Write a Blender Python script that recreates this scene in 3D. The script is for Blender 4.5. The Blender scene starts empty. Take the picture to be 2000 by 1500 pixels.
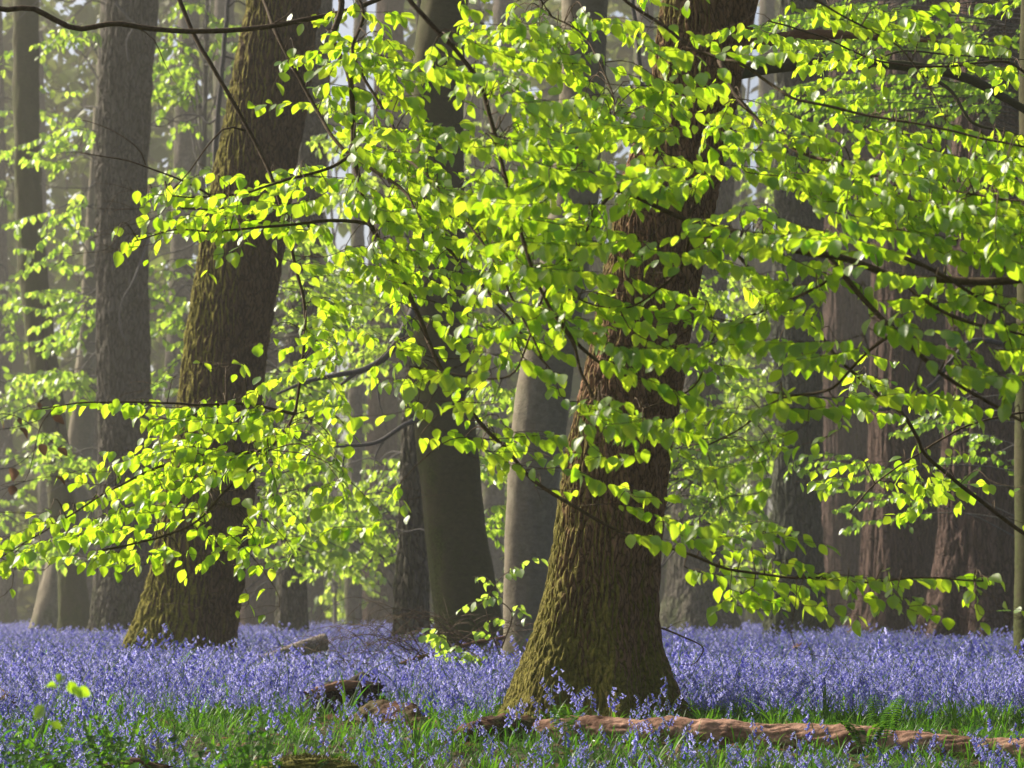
import bpy, math, random
import numpy as np
from mathutils import Vector, Matrix
random.seed(7); rng = np.random.default_rng(7)
R = math.radians
sc = bpy.context.scene
# ------------------------------------------------------------------ camera, sky, sun
F = 5671.0            # focal length in pixels of a 2000 px wide frame
HZ = 1200.0           # row of the horizon
CAMZ = 0.64
PITCH = math.atan((HZ - 750) / F)
cam_d = bpy.data.cameras.new("camera"); cam = bpy.data.objects.new("camera", cam_d)
sc.collection.objects.link(cam); sc.camera = cam
cam_d.sensor_width = 36; cam_d.lens = 36 * F / 2000; cam_d.clip_end = 3000; cam_d.clip_start = 0.1
cam.location = (0, 0, CAMZ); cam.rotation_euler = (R(90) + PITCH, 0, 0)
cam_d.dof.use_dof = True; cam_d.dof.focus_distance = 14.0
cam_d.dof.aperture_fstop = cam_d.lens / 1000 / 0.014
SUN_AZ, SUN_EL = 60.0, 36.0     # degrees left of the view direction, above the horizon
w = bpy.data.worlds.new("World"); sc.world = w; w.use_nodes = True
wn = w.node_tree.nodes; bg = wn["Background"]; sky = wn.new("ShaderNodeTexSky")
sky.sky_type = 'NISHITA'; sky.sun_disc = False; sky.sun_elevation = R(SUN_EL); sky.sun_rotation = R(-SUN_AZ)
sky.dust_density = 4.0; sky.air_density = 0.7; sky.ozone_density = 0.2
w.node_tree.links.new(sky.outputs[0], bg.inputs[0]); bg.inputs[1].default_value = 0.098
sl = bpy.data.lights.new("sun", 'SUN'); so = bpy.data.objects.new("sun", sl); sc.collection.objects.link(so)
sl.energy = 5.0; sl.angle = R(0.5); sl.color = (1.0, 0.92, 0.74)
SUND = Vector((-math.sin(R(SUN_AZ)) * math.cos(R(SUN_EL)), math.cos(R(SUN_AZ)) * math.cos(R(SUN_EL)), math.sin(R(SUN_EL))))
so.rotation_euler = SUND.to_track_quat('Z', 'Y').to_euler(); so.location = (-40, 30, 40)
sc.view_settings.view_transform = 'Standard'; sc.view_settings.look = 'None'
sc.view_settings.exposure = 0.8; sc.view_settings.gamma = 1.0
cy = sc.cycles
cy.use_denoising = True
cy.max_bounces = 7; cy.diffuse_bounces = 3; cy.glossy_bounces = 2; cy.transmission_bounces = 5; cy.volume_bounces = 1; cy.transparent_max_bounces = 8
cy.sample_clamp_indirect = 6.0; cy.caustics_reflective = False; cy.caustics_refractive = False

FWD = np.array((0, math.cos(PITCH), math.sin(PITCH))); UP = np.array((0, -math.sin(PITCH), math.cos(PITCH)))
CAM = np.array((0, 0, CAMZ))
def at(px, py, Y):
    """world point seen at photograph pixel (px, py) on the plane y = Y"""
    d = FWD + np.array((1, 0, 0)) * ((px - 1000) / F) + UP * ((750 - py) / F)
    return CAM + d * (Y / d[1])
def pix(P):
    v = P - CAM; dz = v @ FWD
    return 1000 + F * (v[..., 0] / dz), 750 - F * ((v @ UP) / dz)
# ------------------------------------------------------------------ noise
_p = np.random.default_rng(3).permutation(256); _p = np.concatenate([_p, _p])
_g = np.random.default_rng(4).normal(size=(256, 3)); _g /= np.linalg.norm(_g, axis=1)[:, None]
def perlin(x, y, z):
    x, y, z = np.broadcast_arrays(np.asarray(x, float), np.asarray(y, float), np.asarray(z, float))
    xi, yi, zi = np.floor(x).astype(int), np.floor(y).astype(int), np.floor(z).astype(int)
    xf, yf, zf = x - xi, y - yi, z - zi
    u, v, ww = [t * t * t * (t * (t * 6 - 15) + 10) for t in (xf, yf, zf)]
    res = 0
    for dx in (0, 1):
        for dy in (0, 1):
            for dz in (0, 1):
                h = _p[(_p[(_p[(xi + dx) & 255] + yi + dy) & 255] + zi + dz) & 255]
                g = _g[h]
                dot = g[..., 0] * (xf - dx) + g[..., 1] * (yf - dy) + g[..., 2] * (zf - dz)
                res = res + dot * (u if dx else 1 - u) * (v if dy else 1 - v) * (ww if dz else 1 - ww)
    return res
def fbm(x, y, z, o=3):
    return sum(perlin(x * 2 ** k, y * 2 ** k, z * 2 ** k) / 2 ** k for k in range(o))
# ------------------------------------------------------------------ mesh building
def make_mesh(name, V, Q=None, T=None, hue=None, smooth=True):
    me = bpy.data.meshes.new(name)
    V = np.asarray(V, np.float32); parts = []; sizes = []
    if Q is not None and len(Q): parts.append(np.asarray(Q).ravel()); sizes.append(np.full(len(Q), 4))
    if T is not None and len(T): parts.append(np.asarray(T).ravel()); sizes.append(np.full(len(T), 3))
    L = np.concatenate(parts).astype(np.int32); S = np.concatenate(sizes).astype(np.int32)
    me.vertices.add(len(V)); me.vertices.foreach_set("co", V.ravel())
    me.loops.add(len(L)); me.loops.foreach_set("vertex_index", L)
    me.polygons.add(len(S)); st = np.concatenate([[0], np.cumsum(S)[:-1]]).astype(np.int32)
    me.polygons.foreach_set("loop_start", st); me.polygons.foreach_set("loop_total", S)
    me.update(calc_edges=True)
    if smooth: me.polygons.foreach_set("use_smooth", np.ones(len(S), bool))
    if hue is not None:
        a = me.attributes.new("hue", 'FLOAT', 'POINT'); a.data.foreach_set("value", np.asarray(hue, np.float32))
    return me
class MB:
    def __init__(s): s.V = []; s.Q = []; s.T = []; s.H = []; s.n = 0
    def add(s, V, Q=None, T=None, hue=None):
        V = np.asarray(V, float)
        if Q is not None and len(Q): s.Q.append(np.asarray(Q) + s.n)
        if T is not None and len(T): s.T.append(np.asarray(T) + s.n)
        s.V.append(V); s.H.append(np.broadcast_to(0.5 if hue is None else hue, (len(V),))); s.n += len(V)
    def build(s, name, mat, parent=None, smooth=True, link=True):
        if not s.n: return None
        V = np.concatenate(s.V)
        if parent is not None: V = V - np.array(parent_origin(parent))
        me = make_mesh(name, V, np.concatenate(s.Q) if s.Q else None, np.concatenate(s.T) if s.T else None, np.concatenate(s.H), smooth)
        if isinstance(mat, (list, tuple)): [me.materials.append(m) for m in mat]
        else: me.materials.append(mat)
        o = bpy.data.objects.new(name, me)
        if link: sc.collection.objects.link(o)
        if parent is not None: o.parent = parent
        return o
def parent_origin(o):
    v = Vector((0, 0, 0))
    while o is not None: v = v + o.location; o = o.parent
    return v
def thing(name, label, cat, loc, group=None, kind=None):
    o = bpy.data.objects.new(name, None); sc.collection.objects.link(o); o.location = [float(v) for v in loc]
    return tag(o, label, cat, group, kind)
def tag(o, label=None, cat=None, group=None, kind=None):
    if label: o["label"] = label
    if cat: o["category"] = cat
    if group: o["group"] = group
    if kind: o["kind"] = kind
    return o
def smooth_path(P, n):
    """Catmull-Rom through the rows of P, n samples"""
    P = np.asarray(P, float)
    if len(P) == 2: P = np.array([P[0], (P[0] + P[1]) / 2, P[1]])
    E = np.vstack([2 * P[0] - P[1], P, 2 * P[-1] - P[-2]])
    seg = np.linalg.norm(np.diff(P[:, :3], axis=0), axis=1); cum = np.concatenate([[0], np.cumsum(seg)])
    s = np.linspace(0, cum[-1], n); k = np.clip(np.searchsorted(cum, s, side='right') - 1, 0, len(P) - 2)
    t = ((s - cum[k]) / np.maximum(seg[k], 1e-9))[:, None]
    a, b, c, d = E[k], E[k + 1], E[k + 2], E[k + 3]
    return 0.5 * (2 * b + (c - a) * t + (2 * a - 5 * b + 4 * c - d) * t ** 2 + (3 * b - a - 3 * c + d) * t ** 3)
def frames(P, ref=None):
    T = np.gradient(P, axis=0); T /= np.linalg.norm(T, axis=1)[:, None] + 1e-12
    r = np.array(ref if ref is not None else ((0, 0, 1) if abs(T[0, 2]) < 0.8 else (1, 0, 0)), float)
    A = np.zeros_like(P); 
    for i in range(len(P)):
        r = r - (r @ T[i]) * T[i]; r /= np.linalg.norm(r) + 1e-12; A[i] = r
    return T, A, np.cross(T, A)
def sweep(P, rad, n, disp=None, ref=None, cap=True, rough_end=0.0):
    P = np.asarray(P, float); m = len(P); T, A, B = frames(P, ref)
    th = np.linspace(0, 2 * np.pi, n, endpoint=False)
    rad = np.broadcast_to(rad, (m,)).astype(float)
    Rr = np.repeat(rad[:, None], n, 1)
    if disp is not None:
        base = P[:, None, :] + Rr[..., None] * (np.cos(th)[None, :, None] * A[:, None, :] + np.sin(th)[None, :, None] * B[:, None, :])
        Rr = Rr + disp(base, th[None, :], Rr)
    off = (np.cos(th)[None, :, None] * A[:, None, :] + np.sin(th)[None, :, None] * B[:, None, :])
    V = P[:, None, :] + Rr[..., None] * off
    if rough_end:
        j = rough_end * fbm(np.cos(th) * 3 + P[0, 0], np.sin(th) * 3, th * 0 + P[-1, 2], 3)
        V[-1] += T[-1][None] * j[:, None] * 2; V[-2] += T[-1][None] * j[:, None]
        V[0] += T[0][None] * j[:, None] * 2; V[1] += T[0][None] * j[:, None]
    V = V.reshape(-1, 3)
    i = np.arange(m - 1)[:, None] * n; j = np.arange(n)[None, :]; j2 = (j + 1) % n
    Q = np.stack([i + j, i + j2, i + n + j2, i + n + j], -1).reshape(-1, 4)
    Tt = None
    if cap:
        c0, c1 = len(V), len(V) + 1
        V = np.vstack([V, P[0] + (T[0] * rad[0] * 0.12 if rough_end else 0), P[-1] - (T[-1] * rad[-1] * 0.12 if rough_end else 0)])
        jj = np.arange(n); k = (m - 1) * n
        Tt = np.vstack([np.stack([(jj + 1) % n, jj, np.full(n, c0)], -1), np.stack([k + jj, k + (jj + 1) % n, np.full(n, c1)], -1)])
    return V, Q, Tt
def tube(mb, P, r0, r1, n=6, samples=None, wob=0.0, hue=0.5):
    P = np.asarray(P, float); L = np.linalg.norm(np.diff(P, axis=0), axis=1).sum()
    m = samples or max(3, int(L / 0.05) + 2)
    C = smooth_path(P, m)
    if wob:
        s = np.arange(m) * L / m
        q = random.random() * 90
        C = C + wob * np.stack([perlin(s * 5, q, 0.3), perlin(s * 5, q, 7.3), perlin(s * 5, q, 13.3)], -1)
    rad = np.linspace(r0, r1, m)
    V, Q, T = sweep(C, rad, n); mb.add(V, Q, T, hue)
    return C
# ------------------------------------------------------------------ materials
def mat(name):
    m = bpy.data.materials.new(name); m.use_nodes = True
    nt = m.node_tree; return m, nt, nt.nodes["Principled BSDF"]
class NT:
    def __init__(s, nt): s.nt = nt
    def n(s, t, **k):
        x = s.nt.nodes.new(t)
        for a, b in k.items(): setattr(x, a, b)
        return x
    def l(s, a, b): s.nt.links.new(a, b)
    def noise(s, vec, scale, detail=4, rough=0.55, scl=(1, 1, 1), dist=0.0):
        mp = s.n("ShaderNodeMapping"); mp.inputs["Scale"].default_value = scl; s.l(vec, mp.inputs[0])
        t = s.n("ShaderNodeTexNoise"); t.inputs["Scale"].default_value = scale; t.inputs["Detail"].default_value = detail
        t.inputs["Roughness"].default_value = rough; t.inputs["Distortion"].default_value = dist
        s.l(mp.outputs[0], t.inputs["Vector"]); return t.outputs["Fac"]
    def ramp(s, fac, stops):
        r = s.n("ShaderNodeValToRGB"); e = r.color_ramp.elements
        while len(e) > 1: e.remove(e[-1])
        for i, (p, c) in enumerate(stops):
            x = e[0] if i == 0 else e.new(p)
            x.position = p; x.color = (*c, 1) if len(c) == 3 else c
        s.l(fac, r.inputs[0]); return r.outputs[0]
    def mix(s, f, a, b):
        m = s.n("ShaderNodeMix", data_type='RGBA')
        for v, i in ((f, 0), (a, 6), (b, 7)):
            if isinstance(v, (int, float)): m.inputs[i].default_value = v
            elif isinstance(v, tuple): m.inputs[i].default_value = (*v, 1)
            else: s.l(v, m.inputs[i])
        return m.outputs[2]
    def math(s, op, a, b=0.0, clamp=False):
        m = s.n("ShaderNodeMath", operation=op); m.use_clamp = clamp
        for v, i in ((a, 0), (b, 1)):
            if isinstance(v, (int, float)): m.inputs[i].default_value = v
            else: s.l(v, m.inputs[i])
        return m.outputs[0]
def bark(name, dark, light, moss=(0.075, 0.085, 0.012), moss_amt=0.4, base_moss=1.0, left_moss=0.5, scale=1.0, bump=0.6, stretch=0.22, lichen=None, furrow=0.75):
    m, nt, b = mat(name); g = NT(nt)
    tc = g.n("ShaderNodeTexCoord"); v = tc.outputs["Object"]
    fine = g.noise(v, 26 * scale, 6, 0.65, (1, 1, stretch), 0.4)
    mid = g.noise(v, 4 * scale, 5, 0.6, (1, 1, 0.5), 0.2)
    vo = g.n("ShaderNodeTexVoronoi", feature='DISTANCE_TO_EDGE'); vo.inputs["Scale"].default_value = 33 * scale
    wv = g.n("ShaderNodeVectorMath", operation='ADD'); mp = g.n("ShaderNodeMapping"); mp.inputs["Scale"].default_value = (1, 1, stretch)
    nz = g.n("ShaderNodeTexNoise"); nz.inputs["Scale"].default_value = 9 * scale; nz.inputs["Detail"].default_value = 3; g.l(v, nz.inputs["Vector"])
    sc_ = g.n("ShaderNodeVectorMath", operation='SCALE'); sc_.inputs["Scale"].default_value = 0.09 / scale; g.l(nz.outputs["Color"], sc_.inputs[0])
    g.l(v, wv.inputs[0]); g.l(sc_.outputs[0], wv.inputs[1]); g.l(wv.outputs[0], mp.inputs[0]); g.l(mp.outputs[0], vo.inputs["Vector"])
    crack = g.ramp(vo.outputs["Distance"], [(0.0, (0, 0, 0)), (0.16, (1, 1, 1))])
    col = g.ramp(fine, [(0.34, dark), (0.66, light)])
    tone = g.ramp(mid, [(0.3, tuple(c * 0.72 for c in light)), (0.7, tuple(min(1, c * 1.15) for c in light))])
    col = g.mix(0.45, col, tone)
    col = g.mix(g.math('MULTIPLY', g.math('SUBTRACT', 1.0, crack), furrow), col, tuple(c * 0.55 for c in dark))
    if lichen:
        li = g.ramp(g.noise(v, 2.3, 5, 0.7, (1, 1, 0.6)), [(0.52, (0, 0, 0)), (0.62, (1, 1, 1))])
        lf = g.math('MULTIPLY', li, 0.55); col = g.mix(lf, col, lichen)
    # moss grows at the foot, on the side of the prevailing rain and in patches
    sep = g.n("ShaderNodeSeparateXYZ"); g.l(v, sep.inputs[0])
    foot = g.n("ShaderNodeMapRange"); foot.inputs[1].default_value = 1.6; foot.inputs[2].default_value = 0.1; g.l(sep.outputs[2], foot.inputs[0])
    gm = g.n("ShaderNodeNewGeometry"); sn = g.n("ShaderNodeSeparateXYZ"); g.l(gm.outputs["Normal"], sn.inputs[0])
    lf = g.math('MULTIPLY', g.math('MULTIPLY', sn.outputs[0], -1.0), left_moss)
    pn = g.noise(v, 2.2, 6, 0.7, (1, 1, 0.6), 0.5)
    s1 = g.math('ADD', pn, g.math('MULTIPLY', foot.outputs[0], 0.22 * base_moss))
    s1 = g.math('ADD', s1, g.math('MULTIPLY', lf, 0.35)); s1 = g.math('ADD', s1, (moss_amt - 0.5) * 0.5)
    s1 = g.math('ADD', s1, g.math('MULTIPLY', g.math('SUBTRACT', fine, 0.5), 0.35))
    mm = g.ramp(s1, [(0.47, (0, 0, 0)), (0.66, (1, 1, 1))])
    mc = g.ramp(g.noise(v, 40, 3), [(0.3, tuple(c * 0.5 for c in moss)), (0.7, tuple(c * 1.5 for c in moss))])
    mf = g.math('MULTIPLY', mm, 0.85)
    col = g.mix(mf, col, mc)
    g.l(col, b.inputs["Base Color"]); b.inputs["Roughness"].default_value = 0.9; b.inputs["Specular IOR Level"].default_value = 0.15
    bp = g.n("ShaderNodeBump"); bp.inputs["Strength"].default_value = bump; bp.inputs["Distance"].default_value = 0.022 / scale
    hh = g.math('ADD', g.math('MULTIPLY', crack, 0.7), fine); hh = g.math('ADD', hh, g.math('MULTIPLY', g.noise(v, 120, 3), 0.25))
    g.l(hh, bp.inputs["Height"]); g.l(bp.outputs[0], b.inputs["Normal"])
    return m
def leaf_mat(name, d1, d2, t1, t2, gloss=0.09, rough=0.32, tw=0.55):
    m, nt, b = mat(name); g = NT(nt); nt.nodes.remove(b); out = nt.nodes["Material Output"]
    at_ = g.n("ShaderNodeAttribute"); at_.attribute_name = "hue"; h = at_.outputs["Fac"]
    dc = g.ramp(h, [(0.0, d1), (1.0, d2)]); tcol = g.ramp(h, [(0.0, t1), (1.0, t2)])
    di = g.n("ShaderNodeBsdfDiffuse"); tr = g.n("ShaderNodeBsdfTranslucent"); g.l(dc, di.inputs[0]); g.l(tcol, tr.inputs[0])
    mx = g.n("ShaderNodeMixShader"); mx.inputs[0].default_value = tw; g.l(di.outputs[0], mx.inputs[1]); g.l(tr.outputs[0], mx.inputs[2])
    gl = g.n("ShaderNodeBsdfGlossy"); gl.inputs["Roughness"].default_value = rough; gl.inputs[0].default_value = (1, 1, 1, 1)
    m2 = g.n("ShaderNodeMixShader"); m2.inputs[0].default_value = gloss; g.l(mx.outputs[0], m2.inputs[1]); g.l(gl.outputs[0], m2.inputs[2])
    g.l(m2.outputs[0], out.inputs[0]); return m
def wood_mat(name, a, c, scale=30, stretch=(1, 1, 1), bump=0.5, moss=None):
    m, nt, b = mat(name); g = NT(nt); v = g.n("ShaderNodeTexCoord").outputs["Object"]
    f = g.noise(v, scale, 6, 0.7, stretch, 0.3); col = g.ramp(f, [(0.3, a), (0.7, c)])
    if moss:
        mm = g.ramp(g.noise(v, 3.5, 5, 0.7), [(0.5, (0, 0, 0)), (0.62, (1, 1, 1))]); col = g.mix(g.math('MULTIPLY', mm, 0.8), col, moss)
    g.l(col, b.inputs["Base Color"]); b.inputs["Roughness"].default_value = 0.85; b.inputs["Specular IOR Level"].default_value = 0.2
    bp = g.n("ShaderNodeBump"); bp.inputs["Strength"].default_value = bump; bp.inputs["Distance"].default_value = 0.01
    g.l(f, bp.inputs["Height"]); g.l(bp.outputs[0], b.inputs["Normal"]); return m
M = {}
M['oak_moss'] = bark("oak_bark_mossy", (0.045, 0.026, 0.013), (0.17, 0.10, 0.053), moss=(0.17, 0.155, 0.016), moss_amt=0.15, left_moss=1.6, base_moss=1.7, scale=0.58)
M['oak_main'] = bark("oak_bark_brown", (0.055, 0.027, 0.013), (0.30, 0.165, 0.09), moss=(0.12, 0.115, 0.014), moss_amt=0.06, left_moss=0.95, base_moss=2.3)
M['oak_grey'] = bark("oak_bark_grey", (0.03, 0.026, 0.021), (0.15, 0.13, 0.105), moss=(0.06, 0.075, 0.03), moss_amt=0.22, left_moss=0.2, scale=0.34, bump=0.9)
M['beech'] = bark("beech_bark_green", (0.045, 0.04, 0.02), (0.095, 0.085, 0.045), moss=(0.05, 0.062, 0.015), moss_amt=0.42, left_moss=0.3, bump=0.12, stretch=1.8, scale=0.6, furrow=0.12)
M['beech_grey'] = bark("beech_bark_silver", (0.12, 0.10, 0.07), (0.24, 0.205, 0.15), moss=(0.07, 0.08, 0.03), moss_amt=0.2, left_moss=0.2, bump=0.15, stretch=1.8, scale=0.6, lichen=(0.3, 0.27, 0.2), furrow=0.1)
M['red_bark'] = bark("redwood_bark", (0.045, 0.027, 0.022), (0.14, 0.088, 0.072), moss=(0.08, 0.08, 0.04), moss_amt=0.12, left_moss=0.0, base_moss=0.3, scale=0.45, stretch=0.08, bump=0.9)
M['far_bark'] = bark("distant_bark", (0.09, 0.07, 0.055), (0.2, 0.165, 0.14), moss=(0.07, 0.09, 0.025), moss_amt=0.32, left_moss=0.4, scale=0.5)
M['twig'] = wood_mat("twig_bark", (0.045, 0.028, 0.017), (0.14, 0.095, 0.06), 60)
M['twig_grey'] = wood_mat("grey_twig_bark", (0.05, 0.045, 0.045), (0.16, 0.145, 0.14), 60)
M['dead'] = wood_mat("dead_wood", (0.08, 0.038, 0.02), (0.30, 0.165, 0.10), 22, (0.25, 1, 1), 0.8)
M['log_pink'] = wood_mat("bare_log_wood", (0.11, 0.048, 0.028), (0.52, 0.31, 0.225), 24, (0.6, 1, 1), 1.0, moss=(0.10, 0.045, 0.024))
M['log_grey'] = wood_mat("grey_log_bark", (0.13, 0.10, 0.075), (0.36, 0.31, 0.26), 16, (0.5, 1, 1), 0.7)
M['rot'] = wood_mat("rotten_wood", (0.02, 0.009, 0.005), (0.13, 0.055, 0.028), 16, (0.3, 1, 1), 1.0, moss=(0.05, 0.055, 0.01))
M['char'] = wood_mat("black_rotten_wood", (0.006, 0.005, 0.004), (0.035, 0.02, 0.014), 20, (1, 1, 1), 0.9)
M['leaf'] = leaf_mat("beech_leaf", (0.10, 0.22, 0.008), (0.19, 0.31, 0.012), (0.34, 0.62, 0.010), (0.68, 0.85, 0.04), gloss=0.06, rough=0.46, tw=0.68)
M['leaf_mid'] = leaf_mat("understory_leaf", (0.09, 0.20, 0.012), (0.17, 0.29, 0.02), (0.34, 0.60, 0.03), (0.62, 0.80, 0.09), gloss=0.06, rough=0.4, tw=0.66)
M['crown'] = leaf_mat("crown_leaf", (0.05, 0.12, 0.012), (0.10, 0.2, 0.02), (0.22, 0.42, 0.03), (0.45, 0.6, 0.06), gloss=0.04, rough=0.5, tw=0.5)
M['bell'] = leaf_mat("bluebell_petal", (0.06, 0.06, 0.42), (0.42, 0.42, 0.88), (0.17, 0.17, 0.74), (0.62, 0.62, 1.0), gloss=0.06, rough=0.45, tw=0.5)
M['bstem'] = leaf_mat("bluebell_stem", (0.05, 0.12, 0.02), (0.09, 0.17, 0.03), (0.14, 0.3, 0.02), (0.2, 0.36, 0.04), gloss=0.05, rough=0.4, tw=0.35)
M['blade'] = leaf_mat("green_blade", (0.018, 0.075, 0.006), (0.055, 0.15, 0.012), (0.07, 0.26, 0.008), (0.20, 0.42, 0.02), gloss=0.025, rough=0.45, tw=0.45)
M['dryleaf'] = leaf_mat("dry_leaf", (0.13, 0.075, 0.045), (0.24, 0.15, 0.10), (0.2, 0.10, 0.06), (0.3, 0.17, 0.11), gloss=0.04, tw=0.4)
def ground_mat():
    m, nt, b = mat("woodland_soil"); g = NT(nt); v = g.n("ShaderNodeTexCoord").outputs["Object"]
    f = g.noise(v, 18, 8, 0.75); big = g.noise(v, 0.6, 5, 0.6)
    col = g.ramp(f, [(0.3, (0.02, 0.014, 0.008)), (0.6, (0.075, 0.05, 0.028)), (0.8, (0.14, 0.09, 0.05))])
    gr = g.ramp(f, [(0.3, (0.012, 0.03, 0.005)), (0.7, (0.05, 0.11, 0.015))])
    col = g.mix(g.ramp(big, [(0.42, (0, 0, 0)), (0.6, (1, 1, 1))]), col, gr)
    g.l(col, b.inputs["Base Color"]); b.inputs["Roughness"].default_value = 0.95
    bp = g.n("ShaderNodeBump"); bp.inputs["Strength"].default_value = 1; bp.inputs["Distance"].default_value = 0.03
    g.l(f, bp.inputs["Height"]); g.l(bp.outputs[0], b.inputs["Normal"]); return m
M['ground'] = ground_mat()
M['moss'] = wood_mat("moss_cushion", (0.035, 0.042, 0.004), (0.22, 0.20, 0.025), 45, (1, 1, 1), 1.0)
# ------------------------------------------------------------------ ground
def gh(x, y):
    x = np.asarray(x, float); y = np.asarray(y, float)
    t = np.clip((15.3 - y) / 2.8, 0, 1); drop = 0.23 * t * t * (3 - 2 * t)
    return -drop + 0.05 * perlin(x * 0.35, y * 0.35, 0.5) + 0.09 * perlin(x * 0.07 + 9, y * 0.07, 3.5) * np.clip((y - 12) / 40, 0, 1)
xs = np.concatenate([np.linspace(-400, -22, 20), np.linspace(-20, 20, 161), np.linspace(22, 400, 20)])
ys = np.concatenate([np.linspace(-60, 2, 12), np.linspace(3, 60, 200), np.linspace(61, 130, 80), np.linspace(140, 700, 30)])
X, Y = np.meshgrid(xs, ys); Z = gh(X, Y)
nx, ny = len(xs), len(ys); ii = np.arange(ny - 1)[:, None] * nx + np.arange(nx - 1)[None, :]
Qg = np.stack([ii, ii + 1, ii + nx + 1, ii + nx], -1).reshape(-1, 4)
mb = MB(); mb.add(np.stack([X, Y, Z], -1).reshape(-1, 3), Qg); gnd = mb.build("ground", M['ground']); tag(gnd, kind="structure")
# ------------------------------------------------------------------ trunks
def disp_oak(depth=0.014, fu=26, fz=5.5, lump=0.02, seed=0.0):
    def f(P, th, Rr):
        x, y, z = P[..., 0] + seed, P[..., 1], P[..., 2]
        wx = 0.03 * perlin(x * 7, y * 7, z * 5); 
        r1 = 1 - np.abs(perlin((x + wx) * fu, (y + wx) * fu, z * fz + seed)) * 2.2
        r2 = perlin(x * fu * 2, y * fu * 2, z * fz * 3)
        fis = np.clip(r1, 0, 1) ** 2
        return -depth * fis + depth * 0.35 * r2 + lump * fbm(x * 2.2, y * 2.2, z * 1.3, 2) + lump * 3 * np.clip(perlin(x * 2.6 + 3, y * 2.6, z * 2.1 + seed) - .36, 0, 1)
    return f
def disp_smooth(lump=0.018, seed=0.0):
    def f(P, th, Rr):
        x, y, z = P[..., 0] + seed, P[..., 1], P[..., 2]
        return lump * fbm(x * 3, y * 3, z * 1.2, 3) + 0.003 * perlin(x * 8, y * 8, z * 60)
    return f
def disp_plate(depth=0.05, seed=0.0):
    def f(P, th, Rr):
        x, y, z = P[..., 0] + seed, P[..., 1], P[..., 2]
        wx = 0.12 * perlin(x * 2, y * 2, z * 0.9)
        r1 = 1 - np.abs(perlin((x + wx) * 6.5, (y + wx) * 6.5, z * 0.45)) * 2.4
        r3 = 1 - np.abs(perlin((x + wx) * 14, (y + wx) * 14, z * 1.3)) * 2.2
        return -depth * np.clip(r1, 0, 1) ** 2 - depth * 0.35 * np.clip(r3, 0, 1) ** 2 + depth * 0.8 * fbm(x * 1.6, y * 1.6, z * 0.4, 2)
    return f
def trunk_mesh(prof, Y, res_z, nth, disp, top=9.0, flare=0.15, lobes=5, seed=0):
    pr = np.array(sorted(prof, key=lambda t: -t[0]), float)
    P = []; Rd = []
    for y, xl, xr in pr:
        c = at((xl + xr) / 2, y, Y); rr = (xr - xl) / 2 / F * Y
        P.append(c); Rd.append(rr)
    P = np.array(P); Rd = np.array(Rd)
    if P[0, 2] > -0.1:
        P = np.vstack([[P[0, 0], P[0, 1], -0.2], P]); Rd = np.concatenate([[Rd[0] * 1.12], Rd])
    if P[-1, 2] < top:
        dirv = (P[-1] - P[-3]) / (P[-1, 2] - P[-3, 2]); h = top - P[-1, 2]
        P = np.vstack([P, P[-1] + dirv * h * 0.5 * np.array([.8, .8, 1]), P[-1] + dirv * h * np.array([.7, .7, 1])])
        Rd = np.concatenate([Rd, [Rd[-1] * 0.82, Rd[-1] * 0.62]])
    zv = P[-1 if P[-1, 2] > 0 else 0, 2]
    ztop_vis = at(1000, -60, Y)[2]
    z = np.concatenate([np.arange(P[0, 2], min(ztop_vis, top), res_z), np.arange(min(ztop_vis, top), top, res_z * 8)])
    k = 9
    def sm(v):
        a = np.interp(z, P[:, 2], v); L = max(3, int(0.12 * (ztop_vis) / res_z)); L += 1 - L % 2
        ker = np.hanning(L + 2)[1:-1]; ker /= ker.sum(); pad = np.concatenate([np.full(L // 2, a[0]), a, np.full(L // 2, a[-1])])
        return np.convolve(pad, ker, 'valid')
    C = np.stack([sm(P[:, 0]), np.full(len(z), Y) + sm(P[:, 1]) - Y, z], -1); rad = sm(Rd)
    ph = seed * 1.7
    def dd(B, th, Rr):
        zz = B[..., 2]
        fl = np.exp(-np.clip(zz, 0, 9) / (0.35 * max(0.7, Rd[0] * 1.6)))
        lob = flare * fl * Rr * (np.cos(lobes * th + ph) + 0.5 * np.cos((lobes + 2) * th + ph * 2)) * 0.7
        fl2 = 0.25 * flare * Rr * np.cos(lobes * th + ph) * np.exp(-zz / 2.5)
        return disp(B, th, Rr) + lob + fl2
    return sweep(C, rad, nth, dd, ref=(1, 0, 0)), C, rad
def leaf_template(near):
    if near: ts = np.array([0, .10, .16, .3, .45, .6, .75, .9, 1.0]); us = np.array([-1, -.5, 0, .5, 1])
    else: ts = np.array([0, .25, .6, 1.0]); us = np.array([-1, 0, 1])
    t0 = 0.1 if near else 0.0
    tt = np.clip((ts - t0) / (1 - t0), 0, 1)
    wv = 0.345 * np.sin(np.pi * tt ** 0.86) ** 0.78 * (1 - 0.12 * tt)
    wv = np.where(ts <= t0, 0.006, wv); wv[-1] = 0.008
    V = []
    for i, t in enumerate(ts):
        for u in us:
            x = u * wv[i]
            z = 0.34 * abs(x) - 0.16 * max(0, t - 0.1) ** 2 - 0.5 * x * x
            if near: z += 0.018 * math.sin(t * 34) * abs(u)
            V.append((x, t, z))
    nu = len(us); Q = []
    for i in range(len(ts) - 1):
        for j in range(nu - 1):
            a = i * nu + j; Q.append((a, a + 1, a + nu + 1, a + nu))
    return np.array(V), np.array(Q)
TL = {True: leaf_template(True), False: leaf_template(False)}
def nrm(a): return a / (np.linalg.norm(a, axis=-1, keepdims=True) + 1e-12)
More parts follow.
